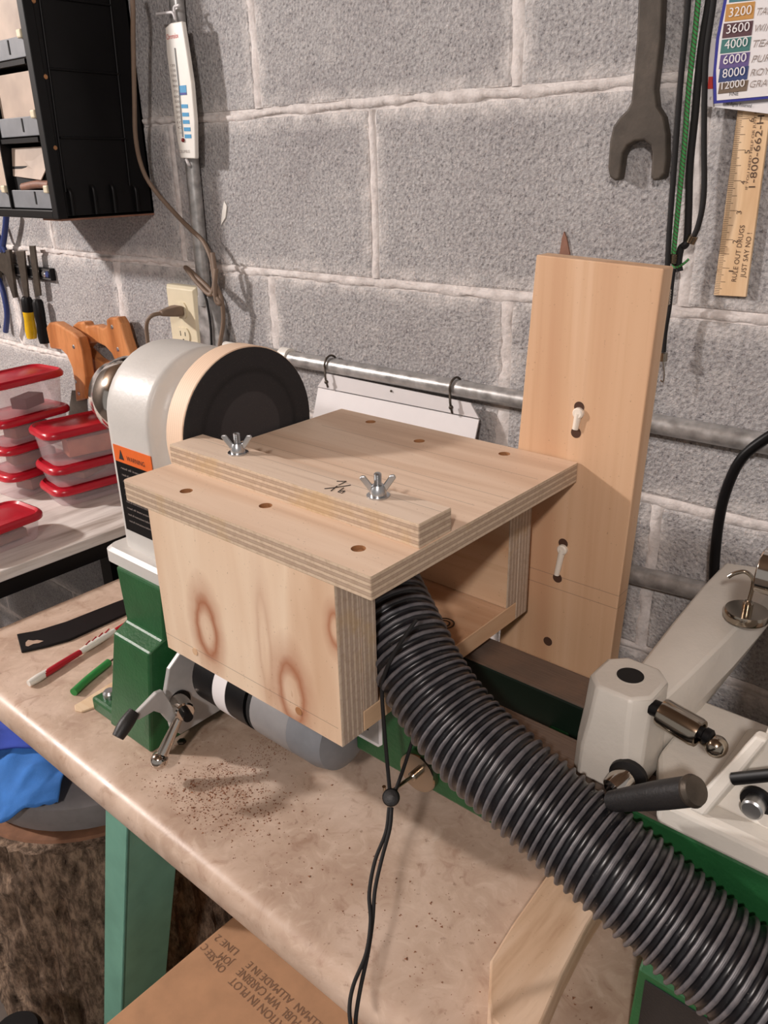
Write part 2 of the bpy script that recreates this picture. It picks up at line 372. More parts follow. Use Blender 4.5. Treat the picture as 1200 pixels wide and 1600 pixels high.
# ================================================================== THE SETTING
WY = 0.8194
FLOOR = -H
wall = MB().box((-3.4, WY + 0.002, FLOOR), (1.8, WY + 0.15, 0.95)).build('wall_back', 'mortar'); struct(wall)
struct(MB().box((-3.5, -2.4, FLOOR - 0.06), (1.8, WY + 0.15, FLOOR)).build('floor', 'concrete'))
struct(MB().box((-3.5, -2.4, 0.97), (1.8, WY + 0.15, 1.02)).build('ceiling', 'joist'))
struct(MB().box((-3.5, -2.4, FLOOR), (-3.4, WY + 0.15, 0.97)).build('wall_left', 'concrete'))
c_rows = [0.0655 + 0.2032 * k for k in range(4, 0, -1)] + [0.0655, -0.1434, -0.3480, -0.5400, -0.7432, -0.9464, -1.1496, -1.3528, FLOOR]
blk = {}
for i in range(len(c_rows) - 1):
    zt, zb = c_rows[i], c_rows[i + 1]; hgt = zt - zb - 0.011
    if hgt < 0.02: continue
    odd = (i - 4) % 2 == 0      # the row just under the first visible bed joint
    x = (-0.7235 if odd else -0.5205) - 0.4064 * 7
    while x < 1.0:
        key = round(hgt, 4)
        if key not in blk:
            o = MB().box((-0.198, 0, -hgt / 2), (0.198, 0.04, hgt / 2)).build('block', 'block', None, None, 0.004, 2); blk[key] = o
        else:
            o = blk[key].copy(); COL.objects.link(o)
        o.location = (x + 0.2032, WY - 0.0005 + random.uniform(-0.001, 0.001), (zt + zb) / 2); o.parent = wall
        x += 0.4064
def mortar_bead(a, b, width, proud, seed):
    """smeared joint standing slightly proud of the blocks, uneven along both edges"""
    a = Vector(a); b = Vector(b); n = max(4, int((b - a).length / 0.006)); d = (b - a).normalized(); up = Vector((0, 1, 0)).cross(d)
    rings = []
    for k in range(n + 1):
        p = a + (b - a) * (k / n); q1 = noise.noise(p * 38 + Vector((seed, 0, 0))); q2 = noise.noise(p * 38 + Vector((0, seed + 9, 0))); q3 = noise.noise(p * 75)
        q1 += 0.6 * noise.noise(p * 120 + Vector((seed, 3, 0))); q2 += 0.6 * noise.noise(p * 120 + Vector((seed, 0, 7)))
        w1 = width * (0.62 + 0.5 * q1); w2 = width * (0.62 + 0.5 * q2); h = proud * (0.7 + 0.8 * q3)
        p = p + up * (0.004 * noise.noise(p * 7))
        rings.append([p - up * w1 + Vector((0, 0.003, 0)), p - up * w1 * 0.6 - Vector((0, h * 0.75, 0)), p - Vector((0, h, 0)) - up * w1 * 0.1, p + up * w2 * 0.6 - Vector((0, h * 0.6, 0)), p + up * w2 + Vector((0, 0.003, 0))])
    return MB().loft(rings, 0, False, False)
for i, zt in enumerate(c_rows[2:10]):
    mortar_bead((-3.4, WY, zt), (0.9, WY, zt), 0.0090, 0.0016 if i != 2 else 0.0038, i * 3.1).build('mortar_joint', 'mortar', wall, 60)
for i in range(2, 9):
    odd = (i - 4) % 2 == 0; x = -0.7235 if odd else -0.5205
    for k in range(-6, 4):
        xx = x + 0.4064 * k; wd = 0.0095 + 0.006 * random.random() * (2 if i in (5,) else 1)
        mortar_bead((xx, WY, c_rows[i + 1] + 0.006), (xx, WY, c_rows[i] - 0.006), wd, 0.0010, i * 7 + k).build('mortar_joint', 'mortar', wall, 60)

# ================================================================== WORKBENCH
ZB = -0.615
bench = thing('workbench', 'long workbench with tan stone-pattern laminate top and mint green legs', 'workbench', (-0.3, 0.56, FLOOR))
prof = [(0.812, ZB), (0.340, ZB), (0.332, ZB - 0.0008), (0.325, ZB - 0.004), (0.320, ZB - 0.009), (0.3175, ZB - 0.016), (0.317, ZB - 0.030), (0.319, ZB - 0.035), (0.325, ZB - 0.038), (0.812, ZB - 0.038)]
MB().loft([[Vector((x, y, z)) for (y, z) in prof] for x in (-1.108, 0.62)]).build('countertop', 'lam', bench, 40)
def leg(mir, dx=0.0, ypos=1):
    fl = [Vector(p) for p in ((-0.792, 0.377, -0.653), (-0.740, 0.377, -0.653), (-0.857, 0.306, FLOOR), (-0.900, 0.306, FLOOR))]
    tl, tr, br, bl = fl; bt = Vector((tr.x, 0.462, -0.653)); bb = Vector((br.x, 0.372, FLOOR)); k = Vector((0.003, 0.003, 0))
    if ypos < 0:
        fy = lambda p: Vector((p.x, 1.105 - p.y, p.z)); tl, tr, br, bl, bt, bb = map(fy, (tl, tr, br, bl, bt, bb))
    if mir: fx = lambda p: Vector((-0.42 - p.x, p.y, p.z)); tl, tr, br, bl, bt, bb = map(fx, (tl, tr, br, bl, bt, bb))
    sgn = -1 if mir else 1; sy = ypos
    ins_f = Vector((0, 0.004 * sy, 0)); ins_s = Vector((-0.004 * sgn, 0, 0))
    m = MB().hull8([bl, br, br + ins_f, bl + ins_f], [tl, tr, tr + ins_f, tl + ins_f])
    m.hull8([br, bb, bb + ins_s, br + ins_s], [tr, bt, bt + ins_s, tr + ins_s])
    m.build('leg', 'mint', bench, None, 0.0008)
leg(False); leg(True); leg(False, 0, -1); leg(True, 0, -1)

# ================================================================== LATHE
AY, AZ = 0.516, -0.2485
ZBED = -0.428
lathe = thing('wood_lathe', 'benchtop wood lathe with green bed and feet and grey-white headstock', 'lathe', (-0.35, AY, ZB))
LX0, LX1 = -0.775, 0.16
bed = MB()
for (ya, yb) in ((0.452, 0.4965), (0.5355, 0.580)):
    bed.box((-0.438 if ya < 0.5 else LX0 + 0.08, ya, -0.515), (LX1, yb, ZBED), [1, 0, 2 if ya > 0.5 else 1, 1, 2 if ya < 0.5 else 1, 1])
bed.box((LX0 + 0.08, 0.452, -0.458), (-0.438, 0.4965, ZBED), [1, 0, 1, 1, 1, 1])
for x in (-0.28, 0.10): bed.box((x, 0.49, -0.515), (x + 0.02, 0.545, -0.46), 1)
bedo = bed.build('bed', ['iron', 'green', 'innerrail'], lathe, None, 0.0025, 2)
# feet
def foot(x0, x1, name='foot'):
    # lower block, chamfer, upper block
    rings = []
    for (ya, xa, xb, z) in ((0.384, x0 - 0.008, x1, ZB), (0.400, x0 + 0.008, x1 + 0.002, -0.489), (0.420, x0 + 0.006, x1 + 0.003, -0.481), (0.421, x0, x1 + 0.012, -0.414)):
        yb = 2 * AY - ya; rings.append([Vector((xa, ya, z)), Vector((xb, ya, z)), Vector((xb, yb, z)), Vector((xa, yb, z))])
    return MB().loft(rings).build(name, 'green', lathe, None, 0.003, 2)
fo = foot(-0.776, -0.699)
lug = MB().box((-0.824, 0.386, ZB), (-0.775, 0.45, ZB + 0.020)); lug.build('foot_lug', 'green', fo, None, 0.004)
MB().lathe([(0.0085, 0), (0.0085, 0.006), (0.006, 0.009)], (-0.806, 0.402, ZB + 0.020), (0, 0, 1), 16).build('foot_bolt', 'zinc', fo, 30)
fr = MB()
for_r = [(0.425, -0.1395, 0.02, ZB), (0.425, -0.1375, 0.02, -0.541), (0.436, -0.137, 0.02, -0.526), (0.450, -0.136, 0.02, -0.5155)]
f2 = MB().loft([[Vector((xa, ya, z)), Vector((xb, ya, z)), Vector((xb, 2 * AY - ya, z)), Vector((xa, 2 * AY - ya, z))] for (ya, xa, xb, z) in for_r]).build('foot', 'green', lathe, None, 0.002)
MB().box((-0.1315, 0.4238, ZB + 0.004), (0.012, 0.4252, -0.546)).build('foot_panel', 'grip', f2, None, 0.0006)
# headstock
def arch(x, r, zb, n=20, off=0.0):
    pts = [Vector((x, AY - r, zb))] + [Vector((x, AY - r * math.cos(math.pi * k / n), AZ + r * math.sin(math.pi * k / n))) for k in range(n + 1)] + [Vector((x, AY + r, zb))]
    return pts
hs = MB().loft([arch(x, r, -0.400) for (x, r) in ((-0.783, 0.068), (-0.781, 0.073), (-0.776, 0.0755), (-0.768, 0.0765), (-0.707, 0.0765), (-0.703, 0.0757), (-0.7005, 0.0735), (-0.699, 0.070), (-0.697, 0.065), (-0.694, 0.061), (-0.689, 0.0585), (-0.680, 0.0575), (-0.661, 0.057))])
hso = hs.build('headstock', 'hswhite', lathe, 35)
MB().loft([rrect(-0.735, AY, 0.068, 0.092, 0.012, -0.414), rrect(-0.735, AY, 0.068, 0.092, 0.012, -0.400), rrect(-0.735, AY, 0.064, 0.088, 0.012, -0.396)]).build('headstock_flange', 'hswhite', lathe, 35)
# spindle and handwheel
MB().cyl((-0.80, AY, AZ), (-0.640, AY, AZ), 0.014, n=20).build('spindle', 'chrome', lathe, 30)
MB().lathe([(0.018, -0.020), (0.030, -0.022), (0.034, -0.034), (0.0455, -0.040), (0.0475, -0.044), (0.0475, -0.070), (0.0455, -0.074), (0.040, -0.092), (0.036, -0.094), (0.034, -0.088), (0.012, -0.086)], (-0.782, AY, AZ), (1, 0, 0), 48).build('handwheel', 'chrome', lathe, 30)
# warning label on the headstock front
ly = AY - 0.0768
lab = MB()
def P(u, v): return Yp(u, v, ly - 0.0002)
lx0, lx1 = -0.770, -0.701
lbl = MB().box((lx0, ly - 0.0006, -0.372), (lx1, ly, -0.2900)).build('warning_label', 'black', lathe, None, 0.0002)
MB().box((lx0, ly - 0.0008, -0.2900), (lx1, ly, -0.2715)).build('label_header', 'orange', lbl)
text('WARNING', (lx0 + 0.024, ly - 0.0008, -0.2855), (lx1 - 0.012, ly - 0.0008, -0.2855), (0, -1, 0), 'inkb', lbl, h=0.0054)
MB().prism([(lx0 + 0.009, ly - 0.0012, -0.2865), (lx0 + 0.018, ly - 0.0012, -0.2865), (lx0 + 0.0135, ly - 0.0012, -0.2755)], (0, 0.0003, 0)).build('warning_triangle', 'inkb', lbl)
for k in range(9):
    text('iii nnn mimu nim uuii nnm ii'[: 18 + (k * 5) % 9] if False else 'read all instructions before use'[: 22 + (k * 7) % 10], (lx0 + 0.010, ly - 0.0008, -0.2975 - k * 0.0078), (lx1 - 0.006 - 0.006 * (k % 3), ly - 0.0008, -0.2975 - k * 0.0078), (0, -1, 0), 'inkg', lbl, name='fine_print', h=0.0026)
# specification plate on the bed front
sp0 = Yp(600, 1120, 0.4515); e1 = 0.4508
spx = MB().prism([Vector((x, 0.452, z)) for (x, z) in ((-0.520, -0.498), (-0.409, -0.498), (-0.404, -0.493), (-0.404, -0.442), (-0.520, -0.442))], (0, -0.0008, 0)).build('rating_plate', 'paper', lathe)
MB().prism([Vector((x, 0.4510, z)) for (x, z) in ((-0.514, -0.494), (-0.408, -0.494), (-0.408, -0.446), (-0.514, -0.446))], (0, -0.0004, 0)).build('plate_panel', 'alu', spx)
MB().prism([Vector((x, 0.4505, z)) for (x, z) in ((-0.500, -0.484), (-0.420, -0.484), (-0.420, -0.447), (-0.500, -0.447))], (0, -0.0004, 0)).build('plate_symbol', 'inkb', spx)
# motor with its mounting plate
MX0, MX1, MY, MZ, MR = -0.640, -0.448, 0.449, -0.502, 0.0400
mo = MB().lathe([(MR * 0.8, 0), (MR, 0.006), (MR, 0.088)], (MX0, MY, MZ), (1, 0, 0), 40).build('motor', 'black', lathe, 35)
MB().loft([[Vector((MX0 + h_, MY + (MR + d_) * math.cos(math.radians(a_)), MZ + (MR + d_) * math.sin(math.radians(a_)))) for a_ in range(110, 228, 6)] for (h_, d_) in ((0.040, 0.0), (0.040, 0.0006), (0.060, 0.0006), (0.060, 0.0))], 0, False, False).build('motor_label', 'paper', mo, 35)
MB().lathe([(MR * 0.985, 0.092), (MR * 0.985, 0.098)], (MX0, MY, MZ), (1, 0, 0), 40).build('motor_band', 'dark', mo, 35)
MB().lathe([(MR, 0.098), (MR, 0.148), (MR * 0.985, 0.150)], (MX0, MY, MZ), (1, 0, 0), 40).build('motor_housing', 'motorgrey', mo, 35)
MB().lathe([(MR * 0.985, 0.150), (MR * 0.985, 0.178), (MR * 0.90, 0.192), (MR * 0.55, 0.199), (0.004, 0.200)], (MX0, MY, MZ), (1, 0, 0), 40).build('motor_end_cap', 'labelgrey', mo, 35)
pl = [(0.398, -0.575), (0.408, -0.588), (0.500, -0.588), (0.500, -0.440), (0.424, -0.440), (0.422, -0.488), (0.406, -0.500), (0.394, -0.535)]
mp = MB().prism([Vector((-0.676, y, z)) for (y, z) in pl], (0.006, 0, 0)).build('motor_plate', 'alu', lathe, None, 0.001)
MB().lathe([(0.0135, 0), (0.0135, 0.003)], (-0.670, 0.412, -0.545), (1, 0, 0), 24).build('plate_washer', 'black', mp, 30)
hub = MB().lathe([(0.0105, 0), (0.011, 0.003), (0.011, 0.024), (0.0095, 0.026)], (-0.668, 0.410, -0.543), (1, -0.35, 0.05), 24).build('lock_hub', 'chrome', mp, 30)
MB().cyl((-0.646, 0.402, -0.542), (-0.634, 0.398, -0.542), 0.0055, n=14).build('lock_bolt', 'black', hub, 30)
lv = MB().tube([(-0.652, 0.402, -0.545), (-0.652, 0.388, -0.562), (-0.652, 0.370, -0.584)], lambda t: 0.0045 + 0.002 * t, 12, sub=4); lv.sphere((-0.652, 0.3665, -0.588), 0.0098)
lv.build('lock_lever', 'chrome', mp, 40)
# belt tension handle, flat lever with a black grip
lp = [(258, 1088), (250, 1076), (240, 1080), (205, 1116), (212, 1122), (236, 1108), (248, 1112), (262, 1128), (272, 1116)]
th = MB().prism([Xp(u, v, -0.664) for (u, v) in lp], (0.006, 0, 0)).build('tension_lever', 'alu', lathe, None, 0.0012)
MB().tube([Xp(210, 1112, -0.661), Xp(196, 1132, -0.659), Xp(184, 1152, -0.657)], lambda t: 0.0062 + 0.0015 * math.sin(t * 3.1), 12).build('lever_grip', 'grip', th, 40)

# ================================================================== SANDING DISC
disc = thing('sanding_disc', 'round plywood disc faced with worn black abrasive, mounted on the lathe spindle', 'sanding disc', (-0.645, AY, AZ))
DR = 0.0848
MB().lathe([(DR, 0), (DR, 0.0255)], (-0.6575, AY, AZ), (1, 0, 0), 72).build('disc_backing', 'rim', disc, 30, 0.0008)
MB().lathe([(DR - 0.0012, 0), (DR - 0.0012, 0.0012)], (-0.6319, AY, AZ), (1, 0, 0), 72).build('abrasive_sheet', 'abr', disc, 30)

# ================================================================== PLYWOOD SANDING TABLE
TX0, TX1, TY0, TY1, TZ = -0.627, -0.3285, 0.360, 0.6465, -0.256
TT = 0.0187
tab = thing('sanding_table', 'shop-made plywood sanding table and dust box bolted over the lathe bed', 'sanding table', (-0.478, 0.49, ZBED))
M['topface'] = wood('table_top_veneer', ((200, 168, 142), (219, 191, 166), (228, 204, 181)), 'x', 24, 0.06, seed=1.0,
                    lines=[(1, 0.505, 0, -0.63, -0.345), (1, 0.5335, 0, -0.63, -0.33), (1, 0.587, 0, -0.60, -0.335)])
M['topedge'] = ply_edge('table_ply_edge', 'z', TZ - TT, TZ, 7)
hp = [Zp(u, v, TZ) for (u, v) in ((291, 767), (415, 790), (560, 857), (579, 659), (655, 689), (788, 709))]
slab('table_top', (TX0, TY0, TZ - TT), (TX1, TY1, TZ), 'z', 'topface', 'topedge', tab, [(p.x, p.y, 0.0056, 0.0035) for p in hp], 0.0012)
for p in hp:
    sm = MB().lathe([(0.0038, -0.001), (0.0038, 0.0), (0.0030, 0.0003)], (p.x, p.y, TZ - 0.0024), (0, 0, 1), 14)
    sc = sm.build('screw', 'grain', tab, 30)
SZ = -0.2365
M['stripface'] = wood('strip_veneer', ((194, 168, 146), (216, 192, 170), (225, 205, 185)), 'x', 30, 0.05, seed=2.0, lines=[(1, 0.4415, 0, -0.63, -0.33)])
M['stripedge'] = ply_edge('strip_ply_edge', 'z', TZ, SZ, 7)
slab('clamp_strip', (-0.6265, 0.4135, TZ), (-0.3295, 0.4525, SZ), 'z', 'stripface', 'stripedge', tab)
def wing_nut(c, ang):
    c = Vector(c); w0 = MB().lathe([(0.0092, 0), (0.0092, 0.0012), (0.004, 0.0012)], c, (0, 0, 1), 24).build('washer', 'zinc', tab, 30)
    b = MB().lathe([(0.0066, 0.0012), (0.0066, 0.004), (0.0055, 0.0075), (0.0045, 0.0095)], c, (0, 0, 1), 20)
    n = b.build('wing_nut', 'zinc', tab, 35)
    d = Vector((math.cos(ang), math.sin(ang), 0)); p = Vector((-d.y, d.x, 0)) * 0.0013
    for sg in (-1, 1):
        dd = d * sg
        pts = [c + dd * 0.0035 + Vector((0, 0, 0.0030)), c + dd * 0.0068 + Vector((0, 0, 0.0045)), c + dd * 0.0142 + Vector((0, 0, 0.0150)), c + dd * 0.0128 + Vector((0, 0, 0.0172)), c + dd * 0.0098 + Vector((0, 0, 0.0172)), c + dd * 0.0040 + Vector((0, 0, 0.0090))]
        MB().prism([q - p for q in pts], p * 2).build('wing', 'zinc', n, None, 0.0008)
    th = []
    for k in range(15): th += [(0.0031, 0.007 + k * 0.0008), (0.0026, 0.0074 + k * 0.0008)]
    MB().lathe(th + [(0.002, 0.0192)], c, (0, 0, 1), 14).build('stud', 'zinc', n, 50)
wing_nut(Zp(372, 708, SZ), 0.62); wing_nut(Zp(591, 775, SZ), 0.75)
# handwritten 7/16 on the strip
def stroke(pts): MB().tube([Zp(u, v, SZ + 0.0003) for (u, v) in pts], 0.00035, 5, smooth=False).build('handwritten_mark', 'inkb', tab)
stroke([(526, 752), (541, 752), (529, 758)]); stroke([(507, 763.5), (522, 762), (548, 758)]); stroke([(517, 767), (527, 759)]); stroke([(537, 762), (528, 768.5), (534, 770.5), (539, 767), (531, 767.5)])
M['panelface'] = wood('front_panel_veneer', ((204, 170, 140), (220, 192, 164), (229, 206, 180)), 'z', 15, 0.16, seed=0.4, streak=0.25,
    knots=[((-0.5255, 0.36, -0.372), (0.0150, 0.07, 0.031), 1.0), ((-0.419, 0.36, -0.393), (0.0160, 0.07, 0.032), 0.95), ((-0.3655, 0.36, -0.312), (0.008, 0.05, 0.016), 0.9), ((-0.448, 0.36, -0.360), (0.008, 0.06, 0.055), 0.35)],
    lines=[(2, -0.4015, 0, -0.60, -0.368)])
M['sideedge'] = ply_edge('panel_ply_edge', 'y', 0.3605, 0.4035, 16, ((200, 182, 162), (176, 156, 140), (132, 110, 94)))
M['rearedge'] = ply_edge('rear_ply_edge', 'y', 0.592, 0.630, 14, ((200, 182, 162), (176, 156, 140), (132, 110, 94)))
M['inner'] = wood('inner_panel_veneer', ((186, 144, 108), (204, 166, 132), (216, 184, 152)), 'x', 22, 0.08, seed=5.0)
BX0, BX1, BZ = -0.592, -0.364, -0.418
slab('front_panel', (BX0, 0.3605, BZ), (BX1, 0.3855, TZ - TT), 'y', 'panelface', 'sideedge', tab)
slab('front_liner', (BX0, 0.3856, BZ + 0.0195), (BX1, 0.4035, TZ - TT), 'y', 'inner', 'sideedge', tab)
slab('rear_liner', (BX0, 0.592, BZ + 0.0195), (BX1, 0.6095, TZ - TT), 'y', 'inner', 'rearedge', tab)
slab('rear_panel', (BX0, 0.6096, BZ), (BX1, 0.630, TZ - TT), 'y', 'inner', 'rearedge', tab)
M['baseface'] = wood('base_board', WARM, 'x', 26, 0.08, seed=7.0)
M['baseedge'] = wood('base_edge', ((190, 150, 114), (208, 172, 138), (216, 184, 150)), 'y', 40, 0.1, seed=8.0)
slab('base_board', (BX0, 0.3857, BZ), (BX1, 0.6094, BZ + 0.0193), 'z', 'baseface', 'baseedge', tab)
MB().box((-0.56, 0.470, ZBED), (-0.40, 0.562, BZ)).build('mounting_block', 'baseedge', tab)
# inked ring mark and dowel plugs on the base and the front panel
for k in range(2):
    c = Zp(694, 974, BZ + 0.0196); MB().lathe([(0.0100 - 0.004 * k, 0), (0.0100 - 0.004 * k, 0.0002), (0.0085 - 0.004 * k, 0.0002), (0.0085 - 0.004 * k, 0)], c, (0, 0, 1), 28, caps=False).build('stamped_ring', 'steel', tab)
for (u, v, mt) in ((305, 1018, 'baseedge'), (467, 1111, 'grain')):
    c = Yp(u, v, 0.3605); MB().lathe([(0.0038, 0), (0.0036, 0.0006)], c, (0, -1, 0), 18).build('dowel_plug', mt, tab, 30)

# ================================================================== DUST HOSE
def hose():
    ctrl = [Dp(u, v, d) for (u, v, d) in ((570, 860, .74), (598, 925, .70), (633, 1000, .668), (672, 1076, .645), (730, 1152, .622), (803, 1220, .597), (882, 1287, .577), (962, 1356, .556), (1042, 1425, .540), (1122, 1495, .524), (1202, 1563, .510), (1290, 1635, .497), (1380, 1705, .485))]
    P_ = spline(ctrl, 40); L = [0]
    for i in range(1, len(P_)): L.append(L[-1] + (P_[i] - P_[i - 1]).length)
    pitch = 0.0079; per = 10; n = 64; turns = int(L[-1] / pitch) - 1; N = turns * per
    def at(s_):
        lo_, hi_ = 0, len(L) - 1
        while hi_ - lo_ > 1:
            md = (lo_ + hi_) // 2
            if L[md] <= s_: lo_ = md
            else: hi_ = md
        t = (s_ - L[lo_]) / max(1e-9, L[lo_ + 1] - L[lo_]); return P_[lo_].lerp(P_[lo_ + 1], t)
    fr_n = (N + per) * 4; pts = []; F = []; e = None                       # finely sampled frames along the axis
    for k in range(fr_n + 1): pts.append(at(min(L[-1], (turns + 1) * pitch * k / fr_n)))
    for k in range(fr_n + 1):
        T = (pts[min(k + 1, fr_n)] - pts[max(k - 1, 0)]).normalized()
        if e is None: e = T.cross(Vector((0, 0, 1))).normalized()
        e = (e - T * e.dot(T)).normalized(); F.append((e.copy(), T.cross(e)))
    R1, R0 = 0.0358, 0.0326; prof = [0.0, 0.0, 0.12, 0.55, 0.95, 1.0, 0.95, 0.55, 0.12, 0.0]
    vs = []; fs = []; mi = []
    for k in range(N):                                                       # rows follow the helix so every rib stays continuous
        for i in range(n):
            q = (k + per * i / n) / (N + per) * fr_n; qi = min(fr_n, int(round(q))); p = pts[qi]; e_, g_ = F[qi]; th = 2 * math.pi * i / n
            vs.append(p + (e_ * math.cos(th) + g_ * math.sin(th)) * (R0 + (R1 - R0) * prof[k % per] + 0.0004 * noise.noise(Vector((k * 0.07, i * 0.3, 0)))))
    for k in range(N - 1):
        for i in range(n):
            if i < n - 1: f_ = (k * n + i, k * n + i + 1, (k + 1) * n + i + 1, (k + 1) * n + i)
            elif k + per + 1 < N: f_ = (k * n + i, (k + per) * n, (k + per + 1) * n, (k + 1) * n + i)
            else: continue
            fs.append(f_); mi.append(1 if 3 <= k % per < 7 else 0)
    m = MB(); m.add(vs, fs, mi)
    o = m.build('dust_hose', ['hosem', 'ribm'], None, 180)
    return tag(o, 'black corrugated dust collection hose running out of the plywood box', 'hose'), pts, per
ho, hpts, per = hose()

# ================================================================== TOOL REST BANJO
ban = thing('tool_rest_base', 'cream cast tool rest base clamped across the lathe bed', 'tool rest', (-0.19, 0.52, ZBED))
def octa(cx, cy, hx, hy, c, z): return [Vector((cx + a * hx, cy + b * hy, z)) for (a, b) in ((-1, -1 + c), (-1 + c, -1), (1 - c, -1), (1, -1 + c), (1, 1 - c), (1 - c, 1), (-1 + c, 1), (-1, 1 - c))]
post = MB().loft([octa(-0.196, 0.489, 0.0265, 0.029, 0.30, ZBED + 0.0005), octa(-0.196, 0.489, 0.0262, 0.0285, 0.34, -0.400), octa(-0.196, 0.490, 0.0250, 0.0265, 0.42, -0.376), octa(-0.1955, 0.491, 0.0245, 0.0255, 0.46, -0.3525), octa(-0.1955, 0.491, 0.0230, 0.0240, 0.46, -0.3490)])
po = post.build('post', 'white', ban, 28, 0.002)
MB().lathe([(0.0098, 0.0), (0.0098, 0.0007)], (-0.1955, 0.493, -0.3492), (0, 0, 1), 28).build('post_bore', 'dark', po, 30)
MB().lathe([(0.0112, 0.0), (0.0112, 0.0004)], (-0.1955, 0.493, -0.3492), (0, 0, 1), 28).build('bore_rim', 'white', po, 30)
arm = MB().loft([[Vector((-0.214, y, ZBED + 0.0005)), Vector((-0.1715, y, ZBED + 0.0005)), Vector((-0.1705 + w_, y, zt - 0.028)), Vector((-0.178 + w_, y, zt - 0.003)), Vector((-0.190 + w_ * .5, y, zt)), Vector((-0.206, y, zt - 0.004)), Vector((-0.214, y, zt - 0.03))] for (y, zt, w_) in ((0.505, -0.372, 0.0), (0.54, -0.362, 0.008), (0.60, -0.352, 0.016), (0.66, -0.345, 0.02), (0.715, -0.343, 0.02))])
arm.build('arm', 'white', ban, 30, 0.002)
cl = MB().lathe([(0.010, 0), (0.0105, 0.002), (0.0105, 0.026), (0.0098, 0.029), (0.0075, 0.029), (0.0075, 0.022)], Yp(1034, 1112, 0.478), (1, -0.12, -0.10), 28, caps=True).build('clamp_collar', 'nickel', ban, 30)
a0 = Yp(1030, 1109, 0.480); MB().cyl(a0 - Vector((0.006, 0, 0)), a0 + Vector((0.002, 0, 0)), 0.006, n=14).build('collar_stud', 'black', cl, 30)
b0 = Yp(1082, 1137, 0.474); MB().lathe([(0.006, -0.008), (0.006, 0.004), (0.0042, 0.005), (0.0042, 0.008), (0.0055, 0.009), (0.0055, 0.013), (0.004, 0.0145)], b0, (1, -0.1, -0.08), 16).build('collar_screw', 'black', cl, 30)
tl = MB().tube([Yp(1085, 1144, 0.478), Yp(1102, 1157, 0.474), Yp(1113, 1163, 0.472)], 0.0042, 12); tl.sphere(Yp(1119, 1166, 0.472), 0.0078); tl.build('clamp_lever', 'nickel', cl, 40)
c0 = Yp(983, 1208, 0.464)
MB().lathe([(0.0135, 0), (0.0135, 0.004), (0.011, 0.005)], c0, (0.15, -1, -0.1), 24).build('cam_boss', 'grip', ban, 30)
MB().lathe([(0.0088, 0.004), (0.0088, 0.013), (0.0075, 0.019), (0.005, 0.021)], c0, (-0.25, -1, -0.25), 24).build('cam_hub', 'chrome', ban, 30)
g0, g1 = Yp(957, 1252, 0.425), Yp(1083, 1236, 0.412)
gr = MB().tube([g0, g0.lerp(g1, 0.5), g1], lambda t: 0.0072 + 0.0022 * min(1, t * 1.6), 18).build('lever_grip', 'grip', ban, 40)
MB().lathe([(0.0098, -0.002), (0.0102, 0.0), (0.0088, 0.003), (0.003, 0.004)], g1, g1 - g0, 24).build('lever_cap', 'steel', gr, 30)

# ================================================================== TAILSTOCK
ts = thing('tailstock', 'cream cast tailstock sitting on the right end of the lathe bed', 'tailstock', (-0.06, AY, ZBED))
base = MB().loft([[Vector(p + (z,)) for p in ((-0.148, ya), (0.10, ya), (0.10, 2 * AY - ya), (-0.168, 2 * AY - ya), (-0.168, 0.495 + ya - 0.45))] for (ya, z) in ((0.450, ZBED + 0.0005), (0.450, -0.409), (0.456, -0.406))])
base.build('tailstock_base', 'white', ts, None, 0.003)
bd = MB().loft([[Vector((xa, AY - wd, z)), Vector((0.09, AY - wd, z)), Vector((0.09, AY + wd, z)), Vector((xa, AY + wd, z))] for (xa, wd, z) in ((-0.128, 0.050, -0.4062), (-0.112, 0.036, -0.392), (-0.100, 0.032, -0.36), (-0.092, 0.032, -0.30), (-0.092, 0.034, -0.262), (-0.092, 0.030, -0.222), (-0.092, 0.016, -0.208))])
bd.build('tailstock_body', 'white', ts, 30, 0.003)
rib = MB().hull8([Vector(p) for p in ((-0.130, 0.452, -0.4062), (-0.118, 0.452, -0.4062), (-0.112, 0.484, -0.4062), (-0.128, 0.484, -0.4062))], [Vector(p) for p in ((-0.102, 0.475, -0.345), (-0.094, 0.475, -0.345), (-0.094, 0.484, -0.345), (-0.102, 0.484, -0.345))])
rib.build('tailstock_rib', 'white', ts, None, 0.002)
MB().cyl((-0.092, AY, AZ), (-0.126, AY, AZ), 0.0155, n=28).build('quill', 'chrome', ts, 30, 0.001)
MB().cyl(Yp(1146, 1217, 0.462), Yp(1215, 1210, 0.462), 0.0042, n=12).build('lever_rod', 'black', ts, 30)
bo = Yp(1184, 1250, 0.476); MB().lathe([(0.0105, 0), (0.0105, 0.003), (0.008, 0.0035)], bo + Vector((0, 0, 0)), (0, -1, 0), 24).build('bolt_washer', 'black', ts, 30)
MB().lathe([(0.0072, 0.003), (0.0072, 0.012), (0.006, 0.013)], bo, (0, -1, 0), 20).build('bolt', 'zinc', ts, 30)

